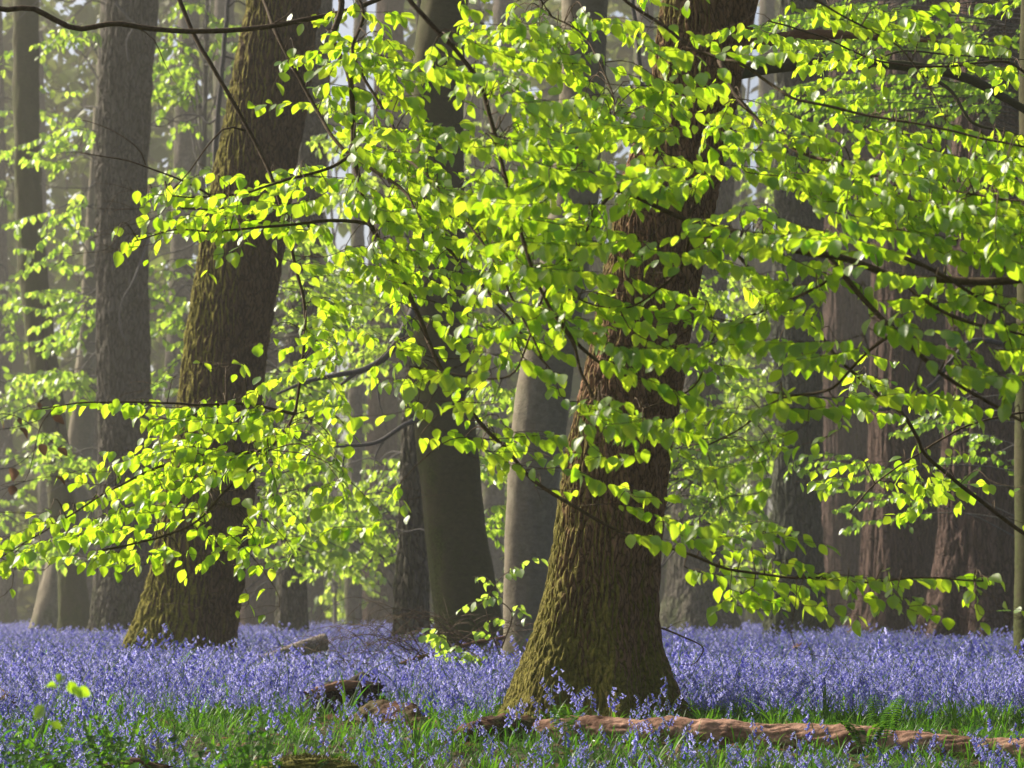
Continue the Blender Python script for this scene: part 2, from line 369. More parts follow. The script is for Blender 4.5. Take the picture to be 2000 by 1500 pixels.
def add_leaves(mb, base, D, N, size, hue, near):
    base, D, N = map(lambda a: np.asarray(a, float), (base, D, N)); size = np.asarray(size, float); n = len(base)
    if n == 0: return
    D = nrm(D); N = nrm(N - (N * D).sum(-1, keepdims=True) * D); S = np.cross(D, N)
    TV, TQ = TL[near]
    wd = rng.uniform(0.85, 1.15, n)[:, None, None]; cu = rng.uniform(0.2, 2.0, n)[:, None, None]
    V = base[:, None] + size[:, None, None] * (TV[None, :, 0:1] * wd * S[:, None] + TV[None, :, 1:2] * D[:, None] + TV[None, :, 2:3] * cu * N[:, None])
    Q = TQ[None] + (np.arange(n) * len(TV))[:, None, None]
    mb.add(V.reshape(-1, 3), Q.reshape(-1, 4), None, np.repeat(np.asarray(hue), len(TV)))
def leaves_on(C, start, step, size, rs, L, accept=None):
    """alternate hanging leaves along a twig C (m,3); appends tuples to L"""
    seg = np.linalg.norm(np.diff(C, axis=0), axis=1); cum = np.concatenate([[0], np.cumsum(seg)]); tot = cum[-1]
    s = start * tot; sd = 1
    while s <= tot:
        p = np.array([np.interp(s, cum, C[:, k]) for k in range(3)])
        q = np.array([np.interp(min(tot, s + 0.01), cum, C[:, k]) for k in range(3)]); q0 = np.array([np.interp(max(0, s - 0.01), cum, C[:, k]) for k in range(3)])
        T = (q - q0) / (np.linalg.norm(q - q0) + 1e-9)
        S = np.cross(T, (0, 0, 1)); S /= np.linalg.norm(S) + 1e-9
        D = T * rs.uniform(0.1, 0.65) + sd * S * rs.uniform(0.15, 0.7) + np.array((0, 0, -1)) * rs.uniform(0.2, 1.0) + np.array([rs.gauss(0, .2) for _ in range(3)])
        N = np.array((0, 0, 1.0)) + sd * S * rs.uniform(0.2, 0.9) + np.array([rs.gauss(0, .35) for _ in range(3)])
        sz = size * rs.choice((rs.uniform(.55, .9), rs.uniform(.85, 1.2), rs.uniform(.9, 1.2)))
        if accept is None or accept(p): L.append((p, D, N, sz, min(1, max(0, rs.gauss(0.5, 0.25)))))
        s += step * rs.uniform(0.75, 1.3); sd = -sd
def flush_leaves(mb, L, near):
    if L: add_leaves(mb, *[np.array([l[k] for l in L]) for k in range(5)], near)
def crown(parent, C, rad, H, Rc, n, size, seed, matl=None, shift=(0, 0)):
    """limbs and leaf clumps of the part of a tree above the picture"""
    rs = random.Random(seed); wood = MB(); lv = MB(); top = C[-1]; L = []
    nb = 13; z0 = C[-1][2]
    for k in range(nb):
        a = rs.uniform(0, 6.28); rr = Rc * rs.uniform(0.45, 1); zz = z0 + (H - z0) * rs.uniform(0.05, 1)
        e = np.array([top[0] + shift[0] + rr * math.cos(a), top[1] + shift[1] + rr * math.sin(a), zz])
        m = (top + e) / 2 + np.array([0, 0, 0.8])
        P = tube(wood, [top - (0, 0, .3), m, e], rad[-1] * 0.45, 0.02, 7, 14)
        for j in range(6):
            q = P[rs.randint(5, 13)]; e2 = q + np.array([rs.gauss(0, 1), rs.gauss(0, 1), rs.gauss(0, .6)]) * Rc * 0.28
            P2 = tube(wood, [q, (q + e2) / 2 + (0, 0, .15), e2], 0.02, 0.006, 4, 6)
            for _ in range(n // (nb * 6)):
                c = P2[rs.randint(1, 5)] + np.array([rs.gauss(0, .5), rs.gauss(0, .5), rs.gauss(0, .22)])
                L.append((c, np.array([rs.gauss(0, 1), rs.gauss(0, 1), -0.5]), np.array([rs.gauss(0, .5), rs.gauss(0, .5), 1]), size * rs.uniform(.6, 1.2), rs.random()))
    wood.build("limbs", M['twig'], parent); flush_leaves(lv, L, False); lv.build("crown", matl or M['crown'], parent)
TREES = {}
def tree(key, name, label, prof, basey, matl, disp, res, nth, top=9.0, flare=0.15, lobes=5, seed=0, crown_args=None, cat="tree", group=None, ydist=None):
    Y = ydist or F * CAMZ / (basey - HZ)
    (V, Q, T), C, rad = trunk_mesh(prof, Y, res, nth, disp, top, flare, lobes, seed)
    o = thing(name, label, cat, (C[0][0], Y, 0), group)
    mb = MB(); mb.add(V, Q, T); mb.build("trunk", matl, o)
    TREES[key] = (o, C, rad, Y)
    if crown_args: crown(o, C, rad, *crown_args)
    return o
tree('main', "oak_tree", "large brown ridged trunk with mossy flared foot standing behind the pink log",
     [(-60, 1305, 1490), (0, 1290, 1480), (200, 1262, 1440), (400, 1200, 1400), (500, 1183, 1375), (700, 1148, 1340), (900, 1100, 1310), (1000, 1085, 1297), (1100, 1075, 1290), (1200, 1055, 1286), (1260, 1037, 1290), (1320, 1012, 1308), (1370, 997, 1325), (1410, 985, 1338)],
     1410, M['oak_main'], disp_oak(0.024, 30, 5.5, 0.018), 0.009, 460, 9, 0.16, 6, 1, (17, 4.5, 1800, 0.16, 1))
tree('left', "oak_tree", "leaning trunk with bright moss down its left side, left of centre",
     [(-60, 492, 640), (0, 484, 628), (100, 464, 616), (200, 444, 600), (300, 424, 584), (400, 404, 570), (525, 380, 552), (600, 368, 538), (750, 350, 517), (850, 336, 506), (1000, 312, 495), (1050, 305, 487), (1150, 285, 475), (1200, 270, 464), (1250, 254, 459), (1300, 234, 457), (1315, 226, 458)],
     1315, M['oak_moss'], disp_oak(0.034, 19, 4, 0.03, 5.0), 0.02, 360, 11, 0.13, 5, 4, (20, 5, 420, 0.16, 2))
tree('grey', "oak_tree", "straight grey furrowed trunk just left of the leaning mossy trunk",
     [(-60, 215, 316), (0, 208, 312), (100, 196, 305), (300, 185, 290), (500, 185, 290), (700, 188, 294), (900, 192, 302), (1000, 192, 306), (1100, 187, 300), (1200, 177, 298), (1240, 170, 300), (1262, 164, 304)],
     1262, M['oak_grey'], disp_oak(0.055, 9.5, 1.9, 0.04, 9.0), 0.035, 300, 16, 0.12, 5, 2, (24, 5, 420, 0.2, 3))
tree('beech_c', "beech_tree", "smooth dark green trunk in the centre, left of the big brown trunk",
     [(-60, 830, 918), (0, 825, 917), (100, 805, 908), (300, 798, 905), (600, 800, 915), (700, 804, 920), (800, 806, 926), (900, 813, 935), (1000, 825, 946), (1100, 835, 961), (1200, 846, 980), (1260, 850, 985), (1320, 848, 996)],
     1320, M['beech'], disp_smooth(0.03, 3.0), 0.03, 160, 11, 0.12, 4, 5, (20, 5, 420, 0.16, 4))
tree('beech_s', "beech_tree", "slim silver-grey beech trunk leaning close behind the big brown trunk",
     [(-60, 1100, 1190), (0, 1096, 1186), (100, 1094, 1184), (200, 1088, 1180), (300, 1080, 1172), (400, 1074, 1166), (500, 1060, 1154), (600, 1040, 1140), (700, 1020, 1122), (800, 1002, 1108), (900, 994, 1096), (1000, 990, 1086), (1100, 987, 1080), (1200, 985, 1074), (1270, 984, 1068), (1320, 972, 1068), (1340, 960, 1070)],
     1340, M['beech_grey'], disp_smooth(0.03, 6.0), 0.03, 150, 11, 0.12, 4, 3)
tree('far_left', "beech_tree", "dark smooth trunk with a long black crack near the left edge",
     [(-60, 25, 76), (0, 25, 76), (200, 25, 76), (400, 29, 82), (520, 35, 90), (600, 42, 100), (700, 56, 112), (800, 72, 126), (900, 84, 138), (1000, 95, 150), (1100, 112, 165), (1200, 117, 178), (1252, 112, 186)],
     1252, M['beech'], disp_smooth(0.05, 11.0), 0.06, 90, 17, 0.12, 4, 6, (24, 5, 420, 0.2, 5))
tree('wedge', "beech_tree", "low leaning trunk with a pale sunlit left edge near the left side",
     [(700, 150, 186), (800, 140, 185), (900, 128, 180), (1000, 112, 168), (1100, 92, 150), (1160, 76, 140), (1240, 52, 128), (1248, 50, 130)],
     1248, M['beech_grey'], disp_smooth(0.05, 15.0), 0.06, 80, 14, 0.12, 4, 8)
tree('right_dark', "oak_tree", "dark green-grey trunk rising from bluebells right of the big brown trunk",
     [(-60, 1520, 1624), (0, 1520, 1622), (300, 1512, 1614), (650, 1509, 1608), (900, 1508, 1608), (1000, 1507, 1608), (1100, 1505, 1610), (1150, 1500, 1613), (1200, 1493, 1619), (1245, 1487, 1624), (1272, 1482, 1630)],
     1272, bark("oak_bark_dark", (0.035, 0.04, 0.03), (0.11, 0.11, 0.085), moss=(0.045, 0.06, 0.02), moss_amt=0.4, left_moss=0.1, scale=0.36, bump=0.9), disp_oak(0.045, 10, 2.2, 0.04, 13.0), 0.035, 260, 15, 0.12, 5, 7, (22, 5, 1200, 0.2, 6))
tree('behind_main', "oak_tree", "mossy grey trunk half hidden just right of and behind the big brown trunk",
     [(-60, 1380, 1462), (300, 1355, 1440), (600, 1333, 1418), (850, 1320, 1410), (1000, 1312, 1409), (1100, 1306, 1416), (1150, 1300, 1426), (1200, 1288, 1442), (1250, 1270, 1462)],
     1250, M['oak_grey'], disp_oak(0.04, 9, 2, 0.05, 17.0), 0.045, 220, 18, 0.12, 5, 9)
tree('red1', "redwood_tree", "wide reddish fluted trunk near the right edge",
     [(-60, 1862, 2010), (0, 1860, 2008), (100, 1862, 2004), (500, 1850, 2000), (850, 1838, 1996), (1000, 1832, 1998), (1100, 1826, 2004), (1200, 1808, 2022), (1250, 1790, 2040), (1282, 1775, 2055)],
     1282, M['red_bark'], disp_plate(0.06, 1.0), 0.035, 340, 15, 0.2, 7, 3, (24, 5, 1200, 0.2, 7))
tree('red2', "redwood_tree", "broad mauve-brown trunk between the dark trunk and the wide reddish trunk",
     [(-60, 1715, 1860), (500, 1702, 1850), (850, 1694, 1846), (1000, 1686, 1846), (1100, 1680, 1848), (1200, 1670, 1856), (1268, 1650, 1870)],
     1268, M['red_bark'], disp_plate(0.05, 21.0), 0.04, 300, 16, 0.16, 7, 5, (24, 5, 1200, 0.2, 8))
tree('red3', "redwood_tree", "hazy brown trunk behind the dark trunk, farthest of the three reddish ones",
     [(-60, 1610, 1720), (500, 1606, 1706), (900, 1604, 1700), (1100, 1602, 1704), (1200, 1596, 1712), (1246, 1590, 1724)],
     1246, M['red_bark'], disp_plate(0.06, 31.0), 0.06, 240, 20, 0.14, 6, 2)
tree('edge', "beech_tree", "thin green-grey trunk cut off by the right edge",
     [(-60, 1996, 2050), (400, 1988, 2044), (900, 1982, 2042), (1200, 1980, 2044), (1300, 1980, 2046), (1345, 1970, 2056)],
     1345, M['beech'], disp_smooth(0.02, 25.0), 0.03, 90, 11, 0.12, 4, 2)
tree('mid_c', "oak_tree", "grey rough-barked trunk directly left of the smooth dark green trunk",
     [(-60, 812, 862), (300, 806, 858), (700, 790, 850), (880, 782, 842), (1000, 776, 836), (1100, 770, 836), (1200, 767, 842), (1260, 763, 846), (1290, 758, 852)],
     1290, M['oak_grey'], disp_oak(0.04, 13, 2.6, 0.03, 35.0), 0.03, 220, 14, 0.1, 5, 1)
tree('mid_l', "oak_tree", "dark grey trunk standing behind the grey cut log",
     [(-60, 585, 655), (300, 575, 640), (600, 560, 622), (800, 550, 612), (1000, 545, 604), (1100, 542, 600), (1200, 538, 602), (1262, 530, 608)],
     1262, M['oak_grey'], disp_oak(0.03, 12, 2.5, 0.03, 39.0), 0.04, 180, 17, 0.1, 5, 6)
# distant trunks
FAR = [  # base row, x at base, x at top, width, label
    (1238, 498, 520, 78, "broad mauve-brown hazy trunk between the mossy leaning trunk and the dark grey one"),
    (1234, 612, 622, 36, "distant green trunk with a yellow mossy left edge, right of the dark grey trunk"),
    (1236, 690, 705, 30, "distant pale brown trunk, second right of the dark grey trunk"),
    (1232, 740, 765, 64, "pale pinkish hazy trunk with a mossy left foot left of the rough grey trunk"),
    (1236, 160, 215, 40, "hazy pale trunk rising between the cracked trunk and the straight grey one"),
    (1232, 12, -14, 40, "hazy dark trunk at the left frame edge"),
    (1233, 330, 372, 50, "hazy grey trunk seen between the straight grey and mossy leaning trunks"),
    (1230, 1478, 1500, 36, "pale hazy trunk left of the dark green-grey trunk"),
    (1228, 1440, 1436, 30, "very pale thin trunk right of the half hidden mossy trunk"),
    (1234, 960, 985, 46, "hazy trunk seen between the smooth green trunk and the slim silver trunk"),
    (1229, 900, 930, 40, "distant trunk hidden behind the smooth dark green trunk"),
    (1229, 570, 590, 30, "distant trunk peeping out left of the dark grey trunk"),
    (1231, 420, 440, 46, "distant trunk peeping out behind the mossy leaning trunk"),
    (1230, 1240, 1260, 44, "distant trunk peeping out behind the big brown trunk"),
    (1230, 1770, 1760, 56, "distant trunk in the gap between the reddish trunks"),
    (1228, 92, 70, 30, "distant trunk peeping out behind the cracked trunk"),
]
for i, (by, xb, xt, wd, lab) in enumerate(FAR):
    prof = [(-60, xt - wd * .42, xt + wd * .42), (600, (xb + xt) / 2 - wd * .45, (xb + xt) / 2 + wd * .45), (1100, xb - wd * .5, xb + wd * .5), (by - 12, xb - wd * .56, xb + wd * .56), (by, xb - wd * .66, xb + wd * .66)]
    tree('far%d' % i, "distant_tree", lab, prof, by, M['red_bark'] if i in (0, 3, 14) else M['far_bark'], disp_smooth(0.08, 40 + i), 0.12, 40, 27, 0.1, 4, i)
# ------------------------------------------------------------------ foliage in view
GRID_NEAR = """
00000157566653566655
00000278767565466655
00000157748666677775
00044678658877888888
00355468789955899999
00001147569953667677
00000354458963575456
01123663458876467664
01277553336776444542
13675454012244443252
46654467012036553300
31012320012002654643
00000000000000020000
00000000000000000000
00000000000000000000"""
GN_ = np.array([[int(c) for c in r] for r in GRID_NEAR.split()], float)
def dens(G, x, y):
    u = min(max(x / 100 - .5, 0), 18.999); v = min(max(y / 100 - .5, 0), 13.999); i, j = int(u), int(v); a, b = u - i, v - j
    return (G[j, i] * (1 - a) + G[j, i + 1] * a) * (1 - b) + (G[j + 1, i] * (1 - a) + G[j + 1, i + 1] * a) * b
# near boughs: (tree, points px, depth0, depth1, r0 px, r1 px)
BOUGHS = [
 ('U', [(300, -110), (350, 0), (385, 80), (430, 155), (500, 280), (535, 360), (560, 450), (578, 525), (595, 600), (592, 690), (574, 808), (525, 878), (448, 950), (385, 1018), (310, 1050), (200, 1075)], 11.5, 11.0, 6, 2.0),
 ('U', [(480, -100), (515, 0), (545, 75), (610, 200), (670, 290), (782, 367), (817, 420), (887, 500), (952, 570), (1040, 680), (1090, 740)], 11.2, 10, 6.5, 2.0),
 ('U', [(600, -60), (652, 84), (684, 157), (691, 297), (705, 367), (722, 437), (768, 510), (796, 570), (824, 633), (852, 703), (890, 762), (929, 815), (985, 874), (1048, 944), (1125, 990), (1178, 1021), (1250, 1055), (1340, 1080), (1420, 1110), (1520, 1125), (1600, 1130), (1700, 1137), (1800, 1128), (1920, 1135)], 10.6, 9.6, 9, 1.6),
 ('U', [(640, -40), (690, 110), (740, 200), (765, 240), (785, 300), (830, 340), (900, 420), (960, 500), (1010, 600), (1060, 700)], 10.2, 9.4, 6, 2),
 ('U', [(740, -80), (800, 0), (900, 110), (943, 178), (971, 280), (988, 350), (1009, 420), (1037, 520), (1083, 615), (1118, 668), (1135, 727), (1160, 780)], 9.2, 9.0, 9.5, 3),
 ('U', [(1083, 615), (1132, 675), (1195, 724), (1265, 745), (1330, 790)], 9.0, 9.0, 4, 1.6),
 ('U', [(574, 808), (480, 790), (380, 790), (260, 785), (150, 788), (65, 800)], 11.0, 10.6, 3, 1.2),
 ('U', [(525, 878), (430, 890), (330, 905), (230, 950), (130, 1010), (0, 1090)], 11.0, 10.5, 3, 1.3),
 ('U', [(691, 297), (640, 330), (560, 350), (470, 380), (380, 385), (300, 380)], 10.6, 10.2, 3.5, 1.2),
 ('U', [(722, 437), (640, 430), (560, 440), (440, 450), (340, 450), (255, 474)], 10.5, 10.2, 3.5, 1.2),
 ('U', [(1000, -60), (1060, 20), (1130, 60), (1170, 120), (1200, 200), (1190, 260)], 10.5, 10, 4, 1.4),
 ('R', [(2300, 470), (2000, 545), (1850, 547), (1750, 540), (1650, 505), (1560, 490), (1480, 465), (1350, 430), (1300, 412), (1200, 370), (1100, 360), (1020, 350)], 8.6, 9.0, 12, 3.5),
 ('R', [(1480, -90), (1604, 7), (1713, 66), (1765, 100), (1818, 175), (1850, 240)], 9.8, 9.6, 4, 1.6),
 ('R', [(1240, -80), (1317, 66), (1398, 112), (1440, 122), (1496, 157), (1545, 190), (1615, 206), (1685, 224), (1825, 248), (1965, 280), (2080, 300)], 9.8, 9.2, 6, 2),
 ('R', [(1405, 118), (1440, 190), (1510, 262), (1566, 298), (1632, 318), (1700, 340), (1790, 353), (1900, 380), (2050, 400)], 9.8, 8.8, 4.5, 2),
 ('R', [(1622, 505), (1688, 587), (1748, 647), (1797, 696), (1846, 738), (1912, 776), (2000, 824), (2080, 850)], 8.8, 8.6, 5.5, 2.5),
 ('R', [(1758, 545), (1797, 580), (1842, 608), (1895, 630), (1982, 650), (2070, 670)], 8.7, 8.6, 4, 2),
 ('R', [(1765, 503), (1842, 538), (1916, 584), (2000, 615), (2080, 640)], 8.7, 8.6, 4, 2),
 ('R', [(1440, 500), (1500, 563), (1545, 605), (1601, 654), (1636, 700), (1678, 738), (1720, 776), (1762, 808), (1790, 853), (1807, 888), (1860, 934), (1912, 976), (1965, 1018), (2060, 1080)], 11.0, 11.5, 3, 4.5),
 ('R', [(2200, 770), (2040, 800), (1965, 811), (1895, 829), (1842, 857), (1790, 888), (1713, 941), (1660, 1000)], 11.6, 11.6, 5, 1.5),
 ('R', [(1200, 370), (1160, 420), (1120, 500), (1070, 560), (1040, 640), (1010, 720), (960, 740), (850, 725)], 9.0, 9.2, 3, 1.4),
 ('R', [(1350, 430), (1330, 520), (1250, 590), (1180, 600), (1120, 580)], 9.0, 9.3, 3, 1.4),
 ('R', [(1650, 505), (1600, 560), (1480, 610), (1400, 650), (1380, 700), (1350, 760), (1250, 800)], 8.9, 9.3, 3, 1.4),
 ('R', [(1748, 647), (1680, 700), (1620, 760), (1520, 780), (1440, 840), (1360, 880)], 8.8, 9.2, 3, 1.4),
 ('R', [(2080, 150), (1960, 120), (1850, 130), (1720, 120), (1600, 70), (1500, 40)], 12.5, 12, 5, 1.6),
]
ROWS = [  # hand placed leafy twigs  (px points)
 [(620, 200), (560, 200), (495, 205)], [(630, 105), (590, 108), (545, 120)], [(700, 350), (600, 345), (500, 368), (420, 388), (340, 376), (292, 388)],
 [(600, 450), (520, 440), (440, 455), (360, 445), (300, 452), (247, 478)], [(640, 375), (560, 400), (470, 400), (400, 412)],
 [(500, 762), (440, 788), (340, 796), (250, 786), (150, 788), (62, 800)], [(510, 790), (430, 846), (350, 838), (270, 812)], [(430, 880), (330, 872), (230, 905)],
 [(400, 950), (320, 930), (230, 950), (170, 985)], [(420, 900), (400, 960), (395, 990)], [(340, 990), (260, 988), (170, 1020), (80, 1060), (0, 1100)], [(300, 1020), (200, 1045), (120, 1060)],
 [(500, 1060), (440, 1066), (390, 1100)], [(1105, 915), (1180, 940), (1260, 960)], [(1210, 985), (1290, 1008), (1380, 1035), (1430, 1050)], [(1230, 1040), (1330, 1060)],
 [(1340, 1110), (1420, 1125), (1500, 1132), (1560, 1140)], [(1470, 1150), (1430, 1165), (1385, 1192)], [(1560, 1120), (1640, 1122), (1700, 1130), (1800, 1128), (1935, 1125)],
 [(1500, 765), (1600, 775), (1700, 775), (1800, 768), (1870, 790)], [(1490, 790), (1570, 800), (1640, 790)], [(800, 715), (860, 722), (890, 735)], [(1060, 850), (1100, 865)], [(905, 820), (935, 815)],
 [(820, 852), (880, 850), (925, 860)], [(1260, 480), (1330, 492), (1400, 480)], [(1230, 540), (1320, 570), (1390, 590)], [(1450, 330), (1560, 350), (1700, 400), (1850, 420), (2000, 440)],
 [(1020, 420), (1150, 440), (1260, 470)], [(1450, 560), (1540, 600), (1600, 650)], [(1730, 940), (1850, 950), (1900, 960)], [(1820, 920), (1790, 990), (1730, 1010)], [(1950, 600), (1980, 700), (1960, 790)],
 [(410, 530), (404, 534)],
 [(1030, 598), (1110, 590), (1200, 612), (1290, 640)], [(1160, 570), (1260, 600), (1380, 604)], [(1100, 780), (1160, 790), (1230, 828), (1282, 850)], [(1180, 700), (1260, 738), (1340, 768), (1372, 790)],
 [(1240, 650), (1330, 690), (1440, 720)], [(1380, 620), (1460, 660), (1560, 690), (1625, 702)], [(1140, 850), (1175, 885)], [(1300, 868), (1335, 880)], [(1600, 400), (1700, 430), (1800, 470), (1900, 500), (1990, 530)],
 [(1450, 400), (1560, 440), (1680, 470), (1780, 500)], [(1300, 300), (1400, 320), (1500, 330), (1600, 360)], [(1650, 230), (1750, 270), (1850, 300), (1990, 330)], [(1230, 120), (1300, 160), (1370, 170), (1420, 155)],
 [(1480, 200), (1560, 230), (1640, 262)], [(1870, 400), (1990, 420)], [(1700, 620), (1790, 660), (1870, 690)], [(1870, 660), (1930, 720), (1970, 765)], [(640, 60), (720, 100), (800, 122)], [(700, 240), (780, 250), (850, 245)],
 [(640, 160), (700, 170), (760, 200)], [(880, 60), (960, 100), (1050, 122)], [(950, 260), (1040, 280), (1120, 292)], [(960, 415), (1050, 430), (1150, 452)], [(640, 500), (700, 480), (790, 505)], [(1000, 510), (1090, 520), (1180, 545)],
 [(1080, 330), (1170, 340), (1270, 362), (1340, 390)], [(1380, 500), (1450, 520), (1540, 560)], [(1500, 480), (1600, 530), (1700, 560)], [(1850, 120), (1920, 130), (1995, 145)], [(1490, 60), (1580, 80), (1660, 100)], [(1900, 560), (1995, 590)],
 [(760, 400), (840, 410), (920, 440)], [(850, 590), (920, 620), (1000, 650)], [(1020, 700), (1060, 720), (1100, 730)], [(1060, 745), (1090, 760)], [(940, 700), (925, 712)], [(660, 300), (720, 310), (790, 330)],
]
def near_foliage():
    specs = {'U': ("beech_tree", "beech off the left side, its long arching boughs of lime leaves sweeping across the picture", (-430, 9.8, -6.2)),
             'R': ("beech_tree", "beech off the right side whose layered boughs of bright green leaves fill the right half", (3.9, 8.2, 0))}
    roots = {}
    for k, (nm, lab, _) in specs.items():
        px0 = (-3.4, 10.6) if k == 'U' else (3.1, 9.2)
        o = thing(nm, lab, "tree", (px0[0], px0[1], 0)); roots[k] = (o, px0)
        zs = np.linspace(-0.1, 7.5, 160); C = np.stack([px0[0] + 0.05 * np.sin(zs), px0[1] + 0.04 * np.cos(zs * 1.3), zs], -1)
        rad = 0.16 * (1 - zs / 16) + 0.12 * np.exp(-np.clip(zs, 0, 9) * 4)
        V, Q, T = sweep(C, rad, 48, disp_smooth(0.02, 50), ref=(1, 0, 0)); mb = MB(); mb.add(V, Q, T); mb.build("trunk", M['beech_grey'], o)
    bl = []
    for bi, (k, pts, y0, y1, r0, r1) in enumerate(BOUGHS):
        n = len(pts); Ys = np.interp(np.linspace(0, 1, n), [0, 1], [y0, y1]) + 0.12 * np.array([perlin(i * 0.45, bi * 3.1, 0.2) for i in range(n)])
        P = np.array([at(x, y, yy) for (x, y), yy in zip(pts, Ys)])
        o, p0 = roots[k]
        child = tuple(pts[0]) in [(1083, 615), (574, 808), (525, 878), (691, 297), (722, 437), (1405, 118), (1622, 505), (1758, 545), (1765, 503), (1200, 370), (1350, 430), (1650, 505), (1748, 647), (1440, 500)]
        if not child:      # carried back to its trunk, outside the picture
            st = np.array([p0[0], p0[1], max(P[0][2] + 0.25 * abs(P[0][0] - p0[0]) * (0.6 if P[0][2] > 2 else 0.1), 0.9)])
            mid = (st + P[0]) / 2 + np.array((0, 0, 0.12))
            P = np.vstack([st, mid, P]); pre = 2
        else: pre = 0
        if bi in (18,): pass
        L = np.linalg.norm(np.diff(P, axis=0), axis=1).sum(); m = int(L / 0.03) + 4
        C = smooth_path(P, m)
        s = np.linspace(0, L, m); C = C + 0.006 * np.stack([perlin(s * 9, bi * 5.3, .1), perlin(s * 9, bi * 5.3, 4.1), perlin(s * 9, bi * 5.3, 8.1)], -1)
        yy = np.mean([y0, y1]); rad = np.interp(s, [0, L * .15, L], [r0 * 1.15, r0, r1]) / F * yy
        rad = rad * (1 + 0.12 * perlin(s * 14, bi * 2.2, 3))
        wood = MB(); V, Q, T = sweep(C, rad, 9); wood.add(V, Q, T)
        bl.append(dict(o=o, C=C, wood=wood, L=[], px=np.stack(pix(C), -1), r=rad))
    AP = np.concatenate([b['px'] for b in bl]); AI = np.concatenate([np.full(len(b['C']), i) for i, b in enumerate(bl)]); AJ = np.concatenate([np.arange(len(b['C'])) for b in bl])
    rs = random.Random(11)
    def nearest(x, y):
        d = np.hypot(AP[:, 0] - x, (AP[:, 1] - y) * 1.0) + np.where(AP[:, 1] > y + 10, 45, 0) + rs.random() * 1
        k = int(np.argmin(d + np.random.default_rng(rs.randint(0, 10 ** 6)).uniform(0, 50, len(d)))); return AI[k], AJ[k], d[k]
    cnt = 0
    def acc(p):
        x, y = pix(p[None]); x, y = float(x[0]), float(y[0])
        if y > 1215: return False
        if not (0 <= x <= 2000 and 0 <= y <= 1300): return rs.random() < 0.7
        if 1150 < x < 1320 and 830 < y < 1110 and rs.random() < .45: return False
        if 1190 < x < 1390 and 395 < y < 640 and rs.random() < .45: return False
        return dens(GN_, x, y) > 1.0 + 5.5 * rs.random()
    for row in ROWS:
        i, j, _ = nearest(*row[0]); b = bl[i]; p0 = b['C'][j]; Yd = p0[1]
        dy = rs.uniform(-.15, .15)
        P = np.array([p0] + [at(x, y, Yd + dy + rs.uniform(-.04, .04)) for x, y in row])
        C = tube(b['wood'], P, 0.0022, 0.0008, 5, None, 0.004)
        frac = np.linalg.norm(P[1] - P[0]) / max(1e-6, np.linalg.norm(np.diff(P, axis=0), axis=1).sum())
        leaves_on(C, min(frac, .95), 0.018, 0.058, rs, b['L'])
        # side twigs along the row
        for _ in range(int(len(C) * 0.10)):
            q = C[rs.randint(int(len(C) * frac), len(C) - 1)]; T = np.array((rs.choice((-1, 1)) * rs.uniform(.3, 1), rs.uniform(-1, 1), rs.uniform(-.7, 0.1))); T /= np.linalg.norm(T)
            e = q + T * rs.uniform(.06, .16); C2 = tube(b['wood'], [q, (q + e) / 2 + (0, 0, .01), e], 0.0012, 0.0007, 4, 5)
            leaves_on(C2, .3, 0.023, 0.054, rs, b['L'])
    G = GN_.copy(); cells = [(c, r) for r in range(15) for c in range(20)]; W = np.array([max(0, G[r, c]) ** 1.25 * (.28 if (4 < r < 10 and 10 < c < 14) else .5 if r > 4 and c > 9 else .8 if c > 9 else 1) for c, r in cells])
    extra = 0
    for t in range(490):
        c, r = rs.choices(cells, W)[0]; x, y = (c + rs.random()) * 100, (r + rs.random()) * 100
        i, j, d = nearest(x, y); b = bl[i]; p0 = b['C'][j]
        if d > 260: continue
        Yd = p0[1] + rs.uniform(-.55, .55) * min(1, d / 60 + .3)
        p1 = at(x, y, Yd); dv = p1 - p0; ln = np.linalg.norm(dv)
        bx = b['px'][min(j + 3, len(b['px']) - 1)] - b['px'][max(j - 3, 0)]
        sgn = np.sign(bx[0]) if abs(bx[0]) > 1 else (1 if x > 900 else -1)
        if x < 650 and y > 700: sgn = -1
        outv = np.array((sgn * rs.uniform(.5, 1), rs.uniform(-.35, .35), rs.uniform(-.32, .08))); outv /= np.linalg.norm(outv)
        e = p1 + outv * rs.uniform(.08, .26)
        m_ = (p0 + p1) / 2 + np.array((0, 0, .03 + ln * .1))
        C = tube(b['wood'], [p0, m_, p1, e], min(0.0028, 0.0016 + ln * .002), 0.0007, 5, None, 0.004)
        leaves_on(C, 0.4 if ln < .25 else .55, 0.0195, 0.057, rs, b['L'], acc)
        for _ in range(rs.randint(1, 3)):
            q = C[rs.randint(len(C) // 2, len(C) - 1)]
            T = np.array((sgn * rs.uniform(.1, 1), rs.uniform(-1, 1), rs.uniform(-.45, 0.15))); T /= np.linalg.norm(T)
            e2 = q + T * rs.uniform(.06, .19); C2 = tube(b['wood'], [q, (q + e2) / 2 + (0, 0, .01), e2], 0.0011, 0.0006, 4, 5)
            leaves_on(C2, .25, 0.022, 0.053, rs, b['L'], acc)
    tot = 0
    for b in bl:
        w_ = b['wood'].build("bough", M['twig'], b['o']); lm = MB(); flush_leaves(lm, b['L'], True); tot += len(b['L'])
        if lm.n:
            lo = lm.build("leaves", M['leaf'], w_)
            off = parent_origin(w_); 
    print("near leaves", tot)
near_foliage()
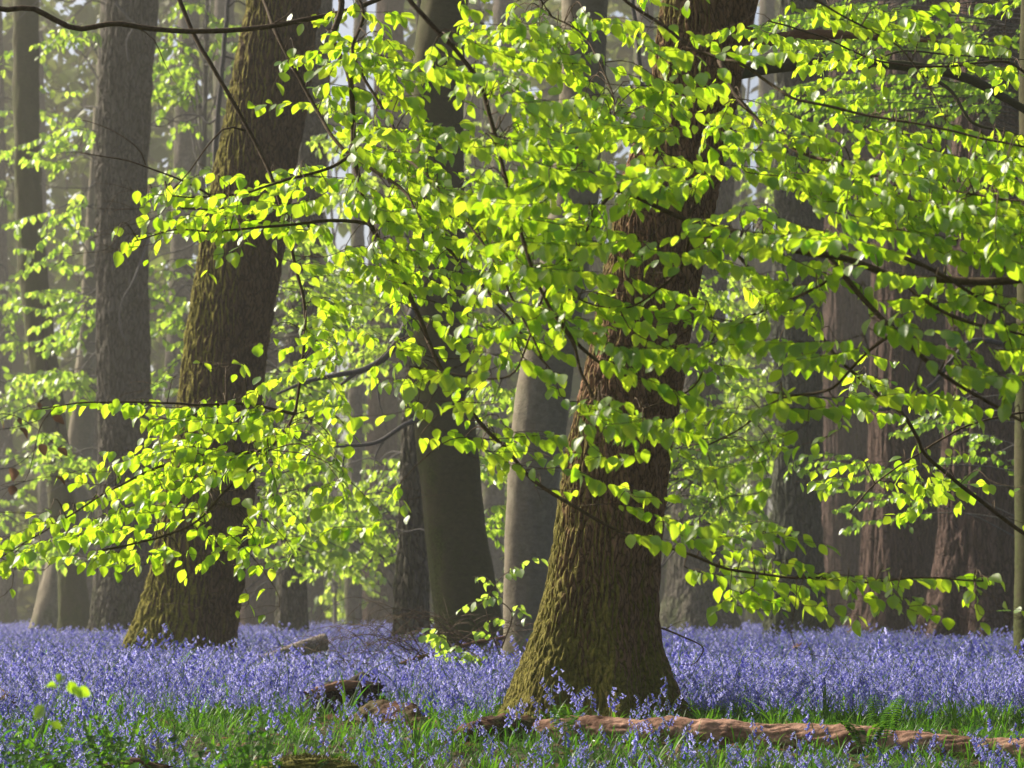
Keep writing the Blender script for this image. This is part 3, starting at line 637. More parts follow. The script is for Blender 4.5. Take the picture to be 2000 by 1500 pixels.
# understory beeches farther back
def understory(label, xt, Y, blobs, leaf, nm="young_beech_tree", hues=(0, 1), stem_w=16, bare=0, matl='leaf_mid', top_y=-80):
    rs = random.Random(int(xt * 7 + Y)); base = at(xt, HZ + F * CAMZ / Y, Y); base[2] = 0
    o = thing(nm, label, "tree", base); topP = at(xt + rs.uniform(-60, 60), top_y, Y)
    P = [base - (0, 0, .1), at(xt + rs.uniform(-15, 15), 850, Y), at(xt + rs.uniform(-30, 30), 450, Y), topP]
    tm = MB(); C = tube(tm, P, stem_w / 2 / F * Y, stem_w / 4 / F * Y, 10, 60, 0.03); tm.build("trunk", M['twig_grey'], o)
    wood = MB(); L = []; pxm = Y / F; CP = np.stack(pix(C), -1)
    for (cx, cy_, rx, ry, n) in blobs:
        j = int(np.argmin(np.hypot(CP[:, 0] - cx, CP[:, 1] - cy_ - 60))); s = C[j]
        for _ in range(max(1, int(n / 14))):
            x = cx + rs.gauss(0, .5) * rx; y = cy_ + rs.gauss(0, .5) * ry; Yd = Y + rs.uniform(-.03, .03) * Y
            p1 = at(x, y, Yd); sg = 1 if x > xt else -1
            k = min(len(C) - 1, max(3, j + rs.randint(-6, 6))); s0 = C[k]
            mids = (s0 + p1) / 2 + np.array((0, rs.uniform(-.2, .2), 30 * pxm))
            e = p1 + np.array((sg * rs.uniform(20, 90), rs.uniform(-20, 20), rs.uniform(-45, 8))) * pxm
            Cb = tube(wood, [s0, mids, p1, e], 2.0 * pxm, 0.5 * pxm, 4, 16, 6 * pxm)
            leaves_on(Cb[9:], 0, leaf * .36, leaf, rs, L)
            for _ in range(2):
                q = Cb[rs.randint(9, 15)]; e2 = q + np.array((rs.uniform(-60, 60), rs.uniform(-40, 40), rs.uniform(-35, 10))) * pxm
                C2 = tube(wood, [q, (q + e2) / 2 + (0, 0, 3 * pxm), e2], .9 * pxm, .4 * pxm, 3, 4)
                leaves_on(C2, .2, leaf * .42, leaf, rs, L)
    for _ in range(bare):
        k = rs.randint(10, len(C) - 1); s0 = C[k]; cur = s0; pts = [s0]
        dirx = rs.choice((-1, 1))
        for q in range(5): cur = cur + np.array((dirx * rs.uniform(15, 45), rs.uniform(-20, 20), rs.uniform(-30, 22))) * pxm; pts.append(cur)
        tube(wood, pts, 2.2 * pxm, .6 * pxm, 4, 20, 4 * pxm)
    wood.build("branches", M['twig_grey'], o)
    lm = MB(); L = [(a, b, c, d, hues[0] + (hues[1] - hues[0]) * h) for a, b, c, d, h in L]; flush_leaves(lm, L, False); lm.build("leaves", M[matl], o)
    return len(L)
n = 0
n += understory("leafy sapling filling the gap left of the cracked trunk", -25, 84, [(10, 300, 60, 120, 90), (30, 560, 70, 100, 130), (20, 800, 70, 120, 130), (10, 980, 50, 80, 60), (10, 120, 40, 90, 50)], .24, bare=6)
n += understory("tall young beech in leaf between the cracked trunk and the straight grey trunk", 240, 66, [(120, 60, 50, 60, 60), (130, 260, 60, 90, 100), (130, 440, 60, 80, 130), (140, 600, 60, 80, 160), (140, 740, 60, 70, 140), (130, 900, 60, 80, 120), (120, 1050, 60, 60, 60)], .20, bare=10)
n += understory("young beech in leaf between the straight grey trunk and the mossy leaning trunk", 405, 64, [(370, 70, 70, 70, 120), (370, 200, 60, 70, 160), (350, 330, 60, 60, 100), (340, 560, 50, 60, 120), (340, 660, 40, 70, 120), (320, 780, 50, 60, 60), (400, 20, 60, 40, 60)], .20, bare=8)
n += understory("pale young beech right of the mossy leaning trunk", 425, 40, [(600, 470, 70, 60, 130), (600, 600, 60, 70, 160), (590, 760, 60, 70, 160), (570, 880, 60, 60, 160), (560, 1000, 80, 50, 170), (600, 1080, 70, 30, 130), (660, 620, 50, 60, 90)], .125, bare=6, hues=(.35, 1))
n += understory("bright yellow-green young beech in the pale gap left of the smooth green trunk", 815, 50, [(700, 560, 70, 70, 150), (740, 700, 50, 60, 100), (700, 980, 70, 60, 170), (740, 1060, 50, 40, 160), (760, 960, 50, 60, 120), (650, 1040, 60, 40, 130), (700, 380, 60, 60, 90), (690, 240, 50, 60, 60)], .15, hues=(.5, 1), bare=4)
n += understory("young beech in leaf between the smooth green trunk and the slim silver trunk", 880, 36, [(970, 780, 50, 70, 120), (960, 900, 40, 60, 100), (975, 1000, 35, 60, 80), (1000, 620, 60, 60, 120), (960, 480, 60, 60, 90), (950, 350, 50, 60, 60), (960, 100, 60, 70, 60)], .11, bare=5)
n += understory("leafy young beech right of and behind the big brown trunk", 1250, 30, [(1370, 820, 60, 60, 180), (1360, 920, 60, 60, 190), (1420, 990, 70, 50, 130), (1440, 880, 60, 60, 120), (1330, 880, 50, 50, 100), (1420, 700, 60, 60, 120), (1400, 560, 60, 60, 70)], .085, bare=4)
n += understory("sunny yellow sapling in the bright gap beside the dark green-grey trunk", 1550, 85, [(1465, 620, 45, 80, 160), (1460, 760, 45, 70, 200), (1462, 900, 45, 70, 180), (1460, 1000, 40, 60, 60), (1650, 830, 30, 60, 60), (1470, 330, 50, 80, 80)], .24, hues=(.6, 1))
n += understory("dim leafy beech spreading in front of the reddish trunks", 2100, 30, [(1560, 60, 120, 50, 160), (1720, 60, 120, 50, 160), (1900, 60, 90, 50, 160), (1700, 200, 120, 60, 160), (1880, 190, 90, 60, 160), (1560, 230, 80, 60, 100), (1960, 330, 60, 60, 80), (1850, 820, 70, 60, 70), (1900, 900, 60, 50, 50), (1700, 980, 60, 40, 50), (1640, 900, 60, 60, 50)], .085, bare=7, hues=(0, .6))
n += understory("distant bright green beech behind the pinkish trunk", 705, 118, [(705, 950, 60, 110, 200), (705, 1130, 45, 70, 260), (715, 1190, 45, 40, 160), (640, 1150, 40, 60, 80), (960, 1080, 30, 100, 60), (650, 960, 50, 60, 60)], .30, hues=(.7, 1))
n += understory("farthest glowing young beech left of the smooth green trunk", 655, 105, [(655, 700, 50, 90, 160), (650, 850, 50, 90, 200), (650, 1000, 50, 80, 200), (690, 560, 60, 70, 120), (655, 1120, 40, 60, 120), (690, 300, 50, 120, 120)], .30, hues=(.8, 1), stem_w=8)
n += understory("farthest glowing young beech in the gap right of the half hidden trunk", 1448, 110, [(1450, 560, 50, 80, 120), (1450, 700, 45, 90, 160), (1455, 850, 45, 90, 160), (1450, 1000, 45, 80, 120), (1640, 700, 40, 120, 120), (1450, 1110, 40, 50, 90)], .30, hues=(.8, 1), stem_w=8)
n += understory("farthest glowing young beech between the smooth green and silver trunks", 970, 108, [(970, 960, 40, 90, 120), (970, 1110, 35, 60, 100), (950, 300, 60, 100, 120), (960, 600, 40, 90, 100)], .30, hues=(.8, 1), stem_w=8)
print("mid leaves", n)
# far-off wood closing the view
def far_wood():
    rs = random.Random(5); lv = MB(); L = []
    for i in range(48000):
        x = rs.uniform(-45, 45); y = rs.uniform(140, 215); z = 0.5 + 50 * rs.random() ** 1.1
        if perlin(x * .13, y * .05, z * .10) < -0.62: continue
        qx = 1000 + F * x / y
        if (abs(qx - 668) < 90 or abs(qx - 1455) < 55) and rs.random() < .93: continue
        L.append((np.array((x, y, z)), np.array((rs.gauss(0, 1), rs.gauss(0, 1), -.6)), np.array((rs.gauss(0, .6), -.4, .8)), rs.uniform(.8, 1.7), rs.random()))
    flush_leaves(lv, L, False)
    for i in range(90):
        x = rs.uniform(-45, 45); y = rs.uniform(145, 220); r = rs.uniform(.25, .7)
        V, Q, T = sweep(np.array([(x + rs.uniform(-.3, .3) + q * rs.uniform(-.03, .03) * 30, y, -0.2 + q * 30) for q in np.linspace(0, 1, 8)]), np.linspace(r, r * .6, 8), 10); lv.add(V, Q, T, 0.2)
    o = lv.build("distant_wood", M['far_leaf']); tag(o, "far-off mass of hazy spring woodland closing the background", "woodland", kind="stuff")
M['far_leaf'] = leaf_mat("distant_leaf", (0.08, 0.06, 0.04), (0.11, 0.15, 0.03), (0.12, 0.10, 0.04), (0.34, 0.46, 0.07), gloss=0.02, tw=0.35)
far_wood()
# ------------------------------------------------------------------ limbs of the standing trees
def limb(key, name, P, r0, r1, matl, n=24, disp=None, label=None, samples=None, subs=()):
    o, C, rad, Y = TREES[key]; P = np.asarray(P, float)
    L = np.linalg.norm(np.diff(P, axis=0), axis=1).sum(); m = samples or int(L / 0.02) + 5
    Cc = smooth_path(P, m); rr = np.linspace(1, 0, m) ** 0.8 * (r0 - r1) + r1
    mb = MB(); V, Q, T = sweep(Cc, rr, n, disp, rough_end=0.0); mb.add(V, Q, T)
    for pts, a, b in subs: tube(mb, pts, a, b, 6, None, 0.01)
    x = mb.build(name, matl, o)
    if label: x["label"] = label
    return Cc
Ym = TREES['main'][3]
limb('main', "broken_limb", [at(1420, 95, Ym), at(1490, 82, Ym - .1), at(1560, 70, Ym - .2), at(1650, 68, Ym - .25), at(1740, 76, Ym - .25), at(1832, 80, Ym - .25)], .046, .012, M['dead'], 28, disp_oak(.008, 30, 12, .012, 2), "dead barkless reddish limb with a splintered tip")
limb('main', "mossy_limb", [at(1400, 150, Ym + .1), at(1500, 130, Ym + .5), at(1620, 124, Ym + .8), at(1760, 128, Ym + 1), at(1880, 150, Ym + 1.1), at(1960, 190, Ym + 1.2), at(2060, 250, Ym + 1.3)], .05, .02, M['beech'], 20, disp_smooth(.008, 7), None, None,
     [([at(1700, 125, Ym + .9), at(1760, 100, Ym + .8), at(1900, 110, Ym + .8), at(2050, 118, Ym + .9)], .008, .003), ([at(1760, 128, Ym + 1), at(1850, 170, Ym + .9), at(1900, 240, Ym + .8), at(1980, 260, Ym + .8), at(2050, 300, Ym + .8)], .014, .006)])
limb('main', "snapped_twig", [at(1275, 1226, Ym), at(1295, 1228, Ym - .1), at(1330, 1242, Ym - .15), at(1372, 1263, Ym - .2), at(1366, 1285, Ym - .2), at(1352, 1298, Ym - .2), at(1330, 1298, Ym - .2)], .007, .002, M['twig'], 7, None, None, None,
     [([at(1300, 1230, Ym - .1), at(1325, 1215, Ym - .1), at(1340, 1212, Ym - .1)], .003, .001), ([at(1366, 1285, Ym - .2), at(1350, 1320, Ym - .25), at(1330, 1345, Ym - .25)], .002, .001)])
Yb = TREES['beech_c'][3] - .6
limb('beech_c', "branch", [at(830, 560, Yb + .4), at(790, 640, Yb), at(760, 690, Yb), at(715, 720, Yb), at(660, 732, Yb), at(600, 745, Yb), at(540, 770, Yb)], .05, .012, M['twig_grey'], 12, None, None, None,
     [([at(700, 725, Yb), at(655, 760, Yb), at(620, 800, Yb), at(590, 850, Yb)], .02, .006), ([at(735, 710, Yb), at(740, 780, Yb), at(760, 850, Yb)], .012, .004)])
limb('beech_c', "branch", [at(840, 810, Yb + .4), at(790, 830, Yb), at(740, 862, Yb), at(690, 870, Yb), at(610, 870, Yb), at(560, 845, Yb)], .03, .008, M['twig_grey'], 10, None, None, None,
     [([at(612, 870, Yb), at(590, 905, Yb), at(550, 925, Yb), at(500, 930, Yb)], .015, .005), ([at(690, 870, Yb), at(670, 900, Yb), at(680, 960, Yb), at(678, 1000, Yb)], .014, .005), ([at(750, 860, Yb), at(735, 885, Yb), at(730, 920, Yb)], .012, .004)])
Yc = TREES['far_left'][3]
limb('far_left', "bark_crack", [at(80, 590, Yc - .22), at(84, 660, Yc - .3), at(92, 720, Yc - .34), at(103, 790, Yc - .3), at(118, 860, Yc - .28), at(132, 930, Yc - .3), at(142, 990, Yc - .26)], .05, .03, M['char'], 10, disp_smooth(.03, 3), "long black crack down the bark")
Yg = TREES['grey'][3] - 1.0
limb('grey', "dead_twig", [at(290, 470, Yg + .5), at(262, 545, Yg), at(238, 590, Yg), at(234, 640, Yg), at(248, 665, Yg)], .03, .012, M['twig_grey'], 6, None, None, None, [])
limb('grey', "dead_twig", [at(225, 5, Yg), at(250, 35, Yg), at(262, 50, Yg), at(248, 80, Yg), at(250, 120, Yg)], .03, .01, M['twig_grey'], 6)
Yf = TREES['edge'][3]
# bare wiry branches that cross the upper left, carried by the arching beech
def bare(root_key, name, pts, Y, r0, r1, matl, label=None, subs=()):
    P = [at(x, y, Y) for x, y in pts]; o = root_key
    mb = MB(); tube(mb, P, r0, r1, 10, None, 0.012)
    for sp, a, b in subs: tube(mb, [at(x, y, Y) for x, y in sp], a, b, 5, None, .006)
    x = mb.build(name, matl, o)
    if label: x["label"] = label
Uroot = [o for o in sc.objects if o.get("label", "").startswith("beech off the left side")][0]
bare(Uroot, "bare_bough", [(-700, -40), (-300, 60), (-60, -5), (0, 18), (60, 16), (110, 38), (155, 56), (220, 48), (280, 54), (350, 60), (440, 60), (520, 54), (580, 42), (660, 25), (760, -10), (900, -80)], 10.9, .0125, .009, M['twig'], "long bare brown bough along the top left",
     [([(262, 50), (300, 75), (325, 130), (345, 165)], .003, .001), ([(520, 54), (560, 30), (600, -20)], .003, .0015)])
bare(Uroot, "bare_twig", [(480, 255), (440, 250), (400, 290), (365, 340), (320, 385)], 11.3, .004, .002, M['twig'])
bare(Uroot, "bare_twig", [(430, 395), (350, 350), (285, 325), (235, 312), (195, 306), (155, 299)], 11.3, .0045, .002, M['twig'], None, [([(285, 322), (270, 290), (225, 258), (180, 240), (150, 233)], .003, .0013)])
bare(Uroot, "bare_twig", [(420, 410), (350, 406), (480, 412), (530, 405)], 10.5, .003, .0015, M['twig'])
# blue-grey limb of the slim tree at the right edge
limb('edge', "branch", [at(2030, 640, Yf), at(2000, 690, Yf - .3), at(1960, 672, Yf - .5), at(1900, 666, Yf - .6), at(1862, 700, Yf - .6), at(1822, 750, Yf - .6), at(1766, 785, Yf - .6), at(1720, 800, Yf - .6), at(1660, 786, Yf - .6), at(1600, 775, Yf - .6)], .028, .008, M['twig_grey'], 10, None, None, None, [])
# ------------------------------------------------------------------ fallen wood
def log(name, label, pts, Y0, Y1, r0, r1, matl, disp, n=64, cat="log", z=None, rough=0.03, res=0.012):
    k = len(pts); P = np.array([at(x, y, yy) for (x, y), yy in zip(pts, np.linspace(Y0, Y1, k))])
    L = np.linalg.norm(np.diff(P, axis=0), axis=1).sum(); C = smooth_path(P, int(L / res) + 6)
    rr = np.interp(np.linspace(0, 1, len(C)), np.linspace(0, 1, len(np.atleast_1d(r0))), np.atleast_1d(r0)) if np.ndim(r0) else np.linspace(r0, r1, len(C))
    V, Q, T = sweep(C, rr, n, disp, rough_end=rough); o = thing(name, label, cat, P[0]); mb = MB(); mb.add(V, Q, T); mb.build("trunk_section", matl, o); return o, C
def disp_log(a=.012, seed=0.):
    def f(P, th, Rr):
        x, y, z = P[..., 0] + seed, P[..., 1], P[..., 2]
        r = 1 - np.abs(perlin(x * 5, y * 22, z * 22)) * 2
        return a * 1.5 * fbm(x * 3.5, y * 5, z * 5, 3) - a * .45 * np.clip(r, 0, 1) ** 2 + a * .5 * perlin(x * 18, y * 26, z * 26) + a * .3 * perlin(x * 60, y * 60, z * 60)
    return f
log("fallen_log", "long pink barkless log lying across the front at lower right", [(1005, 1440), (1100, 1434), (1250, 1436), (1450, 1441), (1650, 1452), (1850, 1464), (2000, 1473), (2150, 1484), (2300, 1495)], 15.1, 14.1, (.06, .095, .095, .085, .09, .08, .078, .075, .075), .07, M['log_pink'], disp_log(.017, 1), 120, rough=.05, res=.01)
log("rotten_log_end", "brown crumbling log end left of the pink log", [(855, 1466), (910, 1450), (980, 1441), (1050, 1437)], 14.9, 15.1, (.03, .095, .11, .08), .05, M['rot'], disp_log(.03, 4), 64, rough=.08)
log("rotten_log", "dark split rotten log among the grass in the lower middle", [(690, 1412), (745, 1398), (800, 1408), (860, 1440)], 16.6, 15.8, (.05, .09, .085, .04), .05, M['rot'], disp_log(.03, 7), 64, rough=.08)
log("grey_log", "short grey cut log lying in pale bluebells behind the brambles", [(504, 1296), (550, 1281), (590, 1267), (636, 1253)], 33, 33.4, .08, .10, M['log_grey'], disp_log(.01, 9), 64, rough=.01)
log("mossy_log", "long low mossy log in the bluebells before the reddish trunks", [(1560, 1288), (1640, 1292), (1720, 1286), (1800, 1282), (1868, 1284)], 34, 34, .06, .085, M['log_grey'], disp_log(.02, 12), 48, rough=.03, res=.03)
log("root_chunk", "orange-brown broken stump piece by the foot of the dark trunk", [(1545, 1290), (1560, 1272), (1580, 1280), (1610, 1300)], 33, 33, (.06, .08, .06, .04), .05, M['dead'], disp_log(.04, 15), 40, rough=.05, cat="stump")
log("bark_piece", "small brown slab of bark in bluebells below the mossy leaning trunk", [(298, 1330), (322, 1346), (344, 1358)], 22.5, 22, .03, .035, M['dead'], disp_log(.015, 18), 32, rough=.03, cat="bark")
log("broken_stump", "black hollow stump with a jagged rim in the lower middle", [(612, 1420), (630, 1385), (660, 1362), (735, 1356)], 18, 18.3, (.10, .115, .10, .07), .06, M['char'], disp_log(.03, 21), 48, rough=.1, cat="stump")
log("black_stump", "black rotten chunk under the raised end of the fallen branch", [(690, 1348), (712, 1338), (738, 1345)], 19.4, 19.4, (.07, .10, .07), .06, M['char'], disp_log(.03, 24), 40, rough=.08, cat="stump")
log("brown_slab", "flat red-brown slab lying on the black hollow stump", [(592, 1356), (650, 1342), (712, 1336)], 17.9, 18.2, (.02, .036, .024), .02, M['dead'], disp_log(.012, 27), 32, rough=.06, cat="wood")
log("dark_debris", "dark tangle of rotten wood at the foot of the smooth green trunk", [(850, 1326), (905, 1308), (970, 1326)], 24, 24, (.06, .11, .07), .06, M['char'], disp_log(.05, 30), 40, rough=.08, cat="wood")
log("left_log", "brown broken branch end at the lower left edge", [(-60, 1330), (-10, 1350), (22, 1372)], 17, 16.8, .03, .035, M['dead'], disp_log(.015, 33), 32, rough=.05, cat="branch")
log("front_log", "dark log end at the bottom edge left of the moss mound", [(205, 1500), (260, 1496), (320, 1506)], 12.6, 12.6, .03, .035, M['rot'], disp_log(.015, 36), 32, rough=.05, cat="log")
def fallen_branch():
    Y = 22; rs = random.Random(3); o = thing("fallen_branch", "reddish fallen branch propped up with a fan of bare brambly twigs", "branch", at(690, 1340, Y))
    mb = MB(); C = tube(mb, [at(x, y, Y) for x, y in [(640, 1352), (692, 1330), (750, 1310), (810, 1288), (870, 1272), (930, 1256), (988, 1244)]], .022, .014, 12, 60, .012)
    mb.build("stem", M['dead'], o); tw = MB()
    for i in range(48):
        s = C[rs.randint(8, 55)]; px, py = pix(s[None]); px, py = float(px[0]), float(py[0])
        ln = rs.uniform(60, 260); dr = -1 if rs.random() < .8 else 1; ar = rs.uniform(.1, .45)
        pts = [(px, py), (px + dr * ln * .3, py - ln * ar), (px + dr * ln * .65, py - ln * ar * 1.05), (px + dr * ln, py - ln * ar * rs.uniform(-.3, .7))]
        pts = [(x, min(y, 1370)) for x, y in pts]
        Cc = tube(tw, [at(x, y, Y + rs.uniform(-.5, .5) * q / 3) for q, (x, y) in enumerate(pts)], .0034, .0012, 5, 24, .03)
        for _ in range(6):
            q = Cc[rs.randint(5, 23)]; e = q + np.array((rs.gauss(0, .1), rs.gauss(0, .1), rs.gauss(0.02, .08))); tube(tw, [q, (q + e) / 2 + (0, 0, .01), e], .0022, .001, 3, 5)
    tw.build("twigs", M['twig'], o)
fallen_branch()
def sapling(name, label, stems, Y, leaf, r0=.007, group=None):
    rs = random.Random(len(label)); o = thing(name, label, "sapling", at(*stems[0][0], Y)); wd = MB(); L = []
    for st in stems:
        C = tube(wd, [at(x, y, Y + rs.uniform(-.15, .15)) for x, y in st], r0, .0015, 6, 40, .012)
        for _ in range(7):
            q = C[rs.randint(12, 39)]; e = q + np.array((rs.uniform(-.2, .2), rs.uniform(-.2, .2), rs.uniform(-.05, .08)))
            C2 = tube(wd, [q, (q + e) / 2 + (0, 0, .03), e], .002, .001, 4, 8); leaves_on(C2, .3, .035, leaf, rs, L)
    wd.build("stems", M['twig'], o); lm = MB(); flush_leaves(lm, L, True); lm.build("leaves", M['leaf_mid'], o)
sapling("beech_sapling", "small beech sapling in front of the smooth green and silver trunks", [[(985, 1345), (975, 1280), (960, 1230), (950, 1180), (975, 1130), (1005, 1110)], [(985, 1345), (940, 1290), (900, 1262), (865, 1245), (840, 1240)], [(985, 1345), (965, 1300), (920, 1290), (880, 1285)], [(975, 1280), (1000, 1200), (960, 1170), (930, 1185)]], 21, .075)
# ------------------------------------------------------------------ herbs: bluebells, blades, foreground plants
def bell_geo(mb, p, d, L, r, det, hue):
    """one hanging bell flower; p its top, d its axis"""
    d = nrm(np.asarray(d, float)); n = (6, 4, 3)[det]
    st = [(0, .25), (.12, .8), (.6, .85), (.85, 1.1), (1.0, 1.75)] if det == 0 else ([(0, .4), (.5, 1.1), (1.0, 1.5)] if det == 1 else [(0, .6), (1, 1.9)])
    P = np.array([p + d * L * s for s, _ in st]); V, Q, T = sweep(P, np.array([r * k for _, k in st]), n, cap=False)
    if det == 0: V[-n:][::2] -= d * L * 0.16; 
    mb.add(V, Q, None, hue)
def strap(mb, p, az, L, w, lean, hue, seg=5, bend=1.0):
    t = np.linspace(0, 1, seg + 1); h = np.array((math.cos(az), math.sin(az), 0)); s = np.array((-math.sin(az), math.cos(az), 0))
    C = p + np.outer(t * math.sin(lean) * L + bend * .35 * L * t ** 2 * (.4 + lean), h) + np.outer(t * math.cos(lean) * L - bend * .45 * L * t ** 2.4 * (.2 + lean), (0, 0, 1))
    wv = w * np.clip(np.sin(np.pi * (0.25 + .75 * t)) * 1.2, 0.04, 1)
    V = np.stack([C - s * wv[:, None] / 2, C + s * wv[:, None] / 2], 1).reshape(-1, 3)
    i = np.arange(seg) * 2; mb.add(V, np.stack([i, i + 1, i + 3, i + 2], -1), None, hue)
def bluebell_parts(seed, det):
    rs = random.Random(seed); st, fl, lf = MB(), MB(), MB(); H = rs.uniform(.25, .34)
    az = rs.uniform(0, 6.28); h = np.array((math.cos(az), math.sin(az), 0))
    n = (14, 7, 4)[det]; t = np.linspace(0, 1, n); nod = rs.uniform(.05, .11)
    C = np.outer(t, (0, 0, H)) + np.outer(np.clip(t - .55, 0, 1) ** 2 / .2 * nod, h) - np.outer(np.clip(t - .8, 0, 1) ** 2 * .55 * H * rs.uniform(.6, 1.6), (0, 0, 1)) + np.outer(t, (rs.gauss(0, .02), rs.gauss(0, .02), 0))
    V, Q, T = sweep(C, np.linspace(.0028, .0014, n), (5, 4, 3)[det], cap=False); st.add(V, Q, None, rs.random())
    nb = rs.randint(9, 13) if det == 0 else (rs.randint(6, 8) if det == 1 else 5)
    for k in range(nb):
        u = .60 + .40 * (k + rs.random() * .5) / nb; p = np.array([np.interp(u, t, C[:, q]) for q in range(3)])
        s = np.array((-h[1], h[0], 0)) * rs.uniform(-1, 1); out = h * rs.uniform(.1, 1.2) + s * 1.2
        ped = p + out * rs.uniform(.008, .022) * (1.2 - .3 * u) + np.array((0, 0, .003)); d = out * .6 + np.array((0, 0, -1)) * rs.uniform(.4, 1.0) + h * .25
        if det == 0: tube(st, [p, (p + ped) / 2 + (0, 0, .003), ped], .0009, .0008, 3, 3)
        sz = (1.3 - .35 * (u - .6) / .4) * rs.uniform(.9, 1.1) * (1, 1.15, 1.5)[det]
        bell_geo(fl, ped, d, .0195 * sz, .0040 * sz, det, min(1, max(0, rs.gauss(.5, .36))))
    for k in range((5, 4, 2)[det]):
        strap(lf, np.zeros(3), rs.uniform(0, 6.28), rs.uniform(.17, .28), rs.uniform(.008, .013), rs.uniform(.15, .7), rs.random(), (6, 4, 3)[det])
    return st, fl, lf
def merged(name, mbs_mats, coll):
    """one prototype mesh with several materials"""
    me_parts = []; Vs = []; Qs = []; Ts = []; Hs = []; MQ = []; MT = []; n = 0
    for k, (mb, m) in enumerate(mbs_mats):
        V = np.concatenate(mb.V); Vs.append(V); Hs.append(np.concatenate(mb.H))
        if mb.Q: q = np.concatenate(mb.Q) + n; Qs.append(q); MQ.append(np.full(len(q), k))
        if mb.T: q = np.concatenate(mb.T) + n; Ts.append(q); MT.append(np.full(len(q), k))
        n += len(V)
    me = make_mesh(name, np.concatenate(Vs), np.concatenate(Qs), np.concatenate(Ts) if Ts else None, np.concatenate(Hs))
    me.polygons.foreach_set("material_index", np.concatenate(MQ + MT).astype(np.int32))
    for _, m in mbs_mats: me.materials.append(m)
    o = bpy.data.objects.new(name, me); coll.objects.link(o); return o
def scatter(name, label, cat, pts, idx, rot, scl, coll):
    me = bpy.data.meshes.new(name + "_points"); me.vertices.add(len(pts)); me.vertices.foreach_set("co", np.asarray(pts, np.float32).ravel())
    a = me.attributes.new("idx", 'INT', 'POINT'); a.data.foreach_set("value", np.asarray(idx, np.int32))
    a = me.attributes.new("rot", 'FLOAT_VECTOR', 'POINT'); a.data.foreach_set("vector", np.asarray(rot, np.float32).ravel())
    a = me.attributes.new("scl", 'FLOAT', 'POINT'); a.data.foreach_set("value", np.asarray(scl, np.float32))
    o = bpy.data.objects.new(name, me); sc.collection.objects.link(o); tag(o, label, cat, kind="stuff")
    g = bpy.data.node_groups.new(name + "_scatter", 'GeometryNodeTree')
    g.interface.new_socket("Geometry", in_out='INPUT', socket_type='NodeSocketGeometry'); g.interface.new_socket("Geometry", in_out='OUTPUT', socket_type='NodeSocketGeometry')
    N = g.nodes; gi = N.new("NodeGroupInput"); go = N.new("NodeGroupOutput"); ip = N.new("GeometryNodeInstanceOnPoints")
    ci = N.new("GeometryNodeCollectionInfo"); ci.inputs["Collection"].default_value = coll; ci.inputs["Separate Children"].default_value = True; ci.inputs["Reset Children"].default_value = True
    def na(nm, t):
        x = N.new("GeometryNodeInputNamedAttribute"); x.data_type = t; x.inputs["Name"].default_value = nm; return x.outputs["Attribute"]
    g.links.new(gi.outputs[0], ip.inputs["Points"]); g.links.new(ci.outputs[0], ip.inputs["Instance"]); ip.inputs["Pick Instance"].default_value = True
    g.links.new(na("idx", 'INT'), ip.inputs["Instance Index"]); e2r = N.new("FunctionNodeEulerToRotation"); g.links.new(na("rot", 'FLOAT_VECTOR'), e2r.inputs[0]); g.links.new(e2r.outputs[0], ip.inputs["Rotation"])
    g.links.new(na("scl", 'FLOAT'), ip.inputs["Scale"]); g.links.new(ip.outputs[0], go.inputs[0])
    md = o.modifiers.new("scatter", 'NODES'); md.node_group = g; return o
PC = {}
for det in range(3):
    c = bpy.data.collections.new("bluebell_prototypes_%d" % det); PC[det] = c
    for k in range(8):
        st, fl, lf = bluebell_parts(100 * det + k, det); merged("p%02d" % k, [(st, M['bstem']), (fl, M['bell']), (lf, M['blade'])], c)
gc = bpy.data.collections.new("blade_prototypes")
for k in range(6):
    mb = MB(); rs = random.Random(k)
    for _ in range(9): strap(mb, np.array((rs.gauss(0, .03), rs.gauss(0, .03), 0)), rs.uniform(0, 6.28), rs.uniform(.12, .27), rs.uniform(.005, .011), rs.uniform(.1, .8), rs.random(), 6, 1.2)
    merged("g%02d" % k, [(mb, M['blade'])], gc)
TB = [(o.location.x, Y, rad[min(20, len(rad) - 1)] * 1.02) for (o, C, rad, Y) in TREES.values()]
def wedge_points(y0, y1, density, seed, margin=1.22):
    r = np.random.default_rng(seed); Ax = .1763 * margin; A = Ax * (y1 ** 2 - y0 ** 2); n = int(A * density)
    y = np.sqrt(r.uniform(y0 ** 2, y1 ** 2, n)); x = r.uniform(-1, 1, n) * Ax * y
    keep = np.ones(n, bool)
    for tx, ty, tr in TB: keep &= (x - tx) ** 2 + (y - ty) ** 2 > tr ** 2
    return x[keep], y[keep], r
def field(y0, y1, density, det, seed, thr, name_list):
    x, y, r = wedge_points(y0, y1, density, seed)
    nz = fbm(x * .55, y * .35, x * 0 + 2.2, 3) + .45 * perlin(x * 2.1, y * 1.3, x * 0 + 5.1); keep = nz > thr + r.normal(0, .12, len(x)); x, y = x[keep], y[keep]
    # the log keeps its ridge clear
    n = len(x); pts = np.stack([x, y, gh(x, y)], -1)
    rot = np.stack([r.normal(0, .12, n), r.normal(0, .12, n), r.uniform(0, 6.28, n)], -1); return pts, r.integers(0, 8, n), rot, r.uniform(.5, 1.12, n) * np.where(r.random(n) < .05, r.uniform(1.15, 1.6, n), 1)
f0 = field(10.5, 24, 230, 0, 1, -.22, None)
f0 = (f0[0], f0[1], f0[2], f0[3] * np.where(f0[0][:, 1] < 18.5, rng.uniform(.5, 1.05, len(f0[0])), 1) * np.where((f0[0][:, 1] < 15) & (f0[0][:, 0] > -.4), .78, 1))
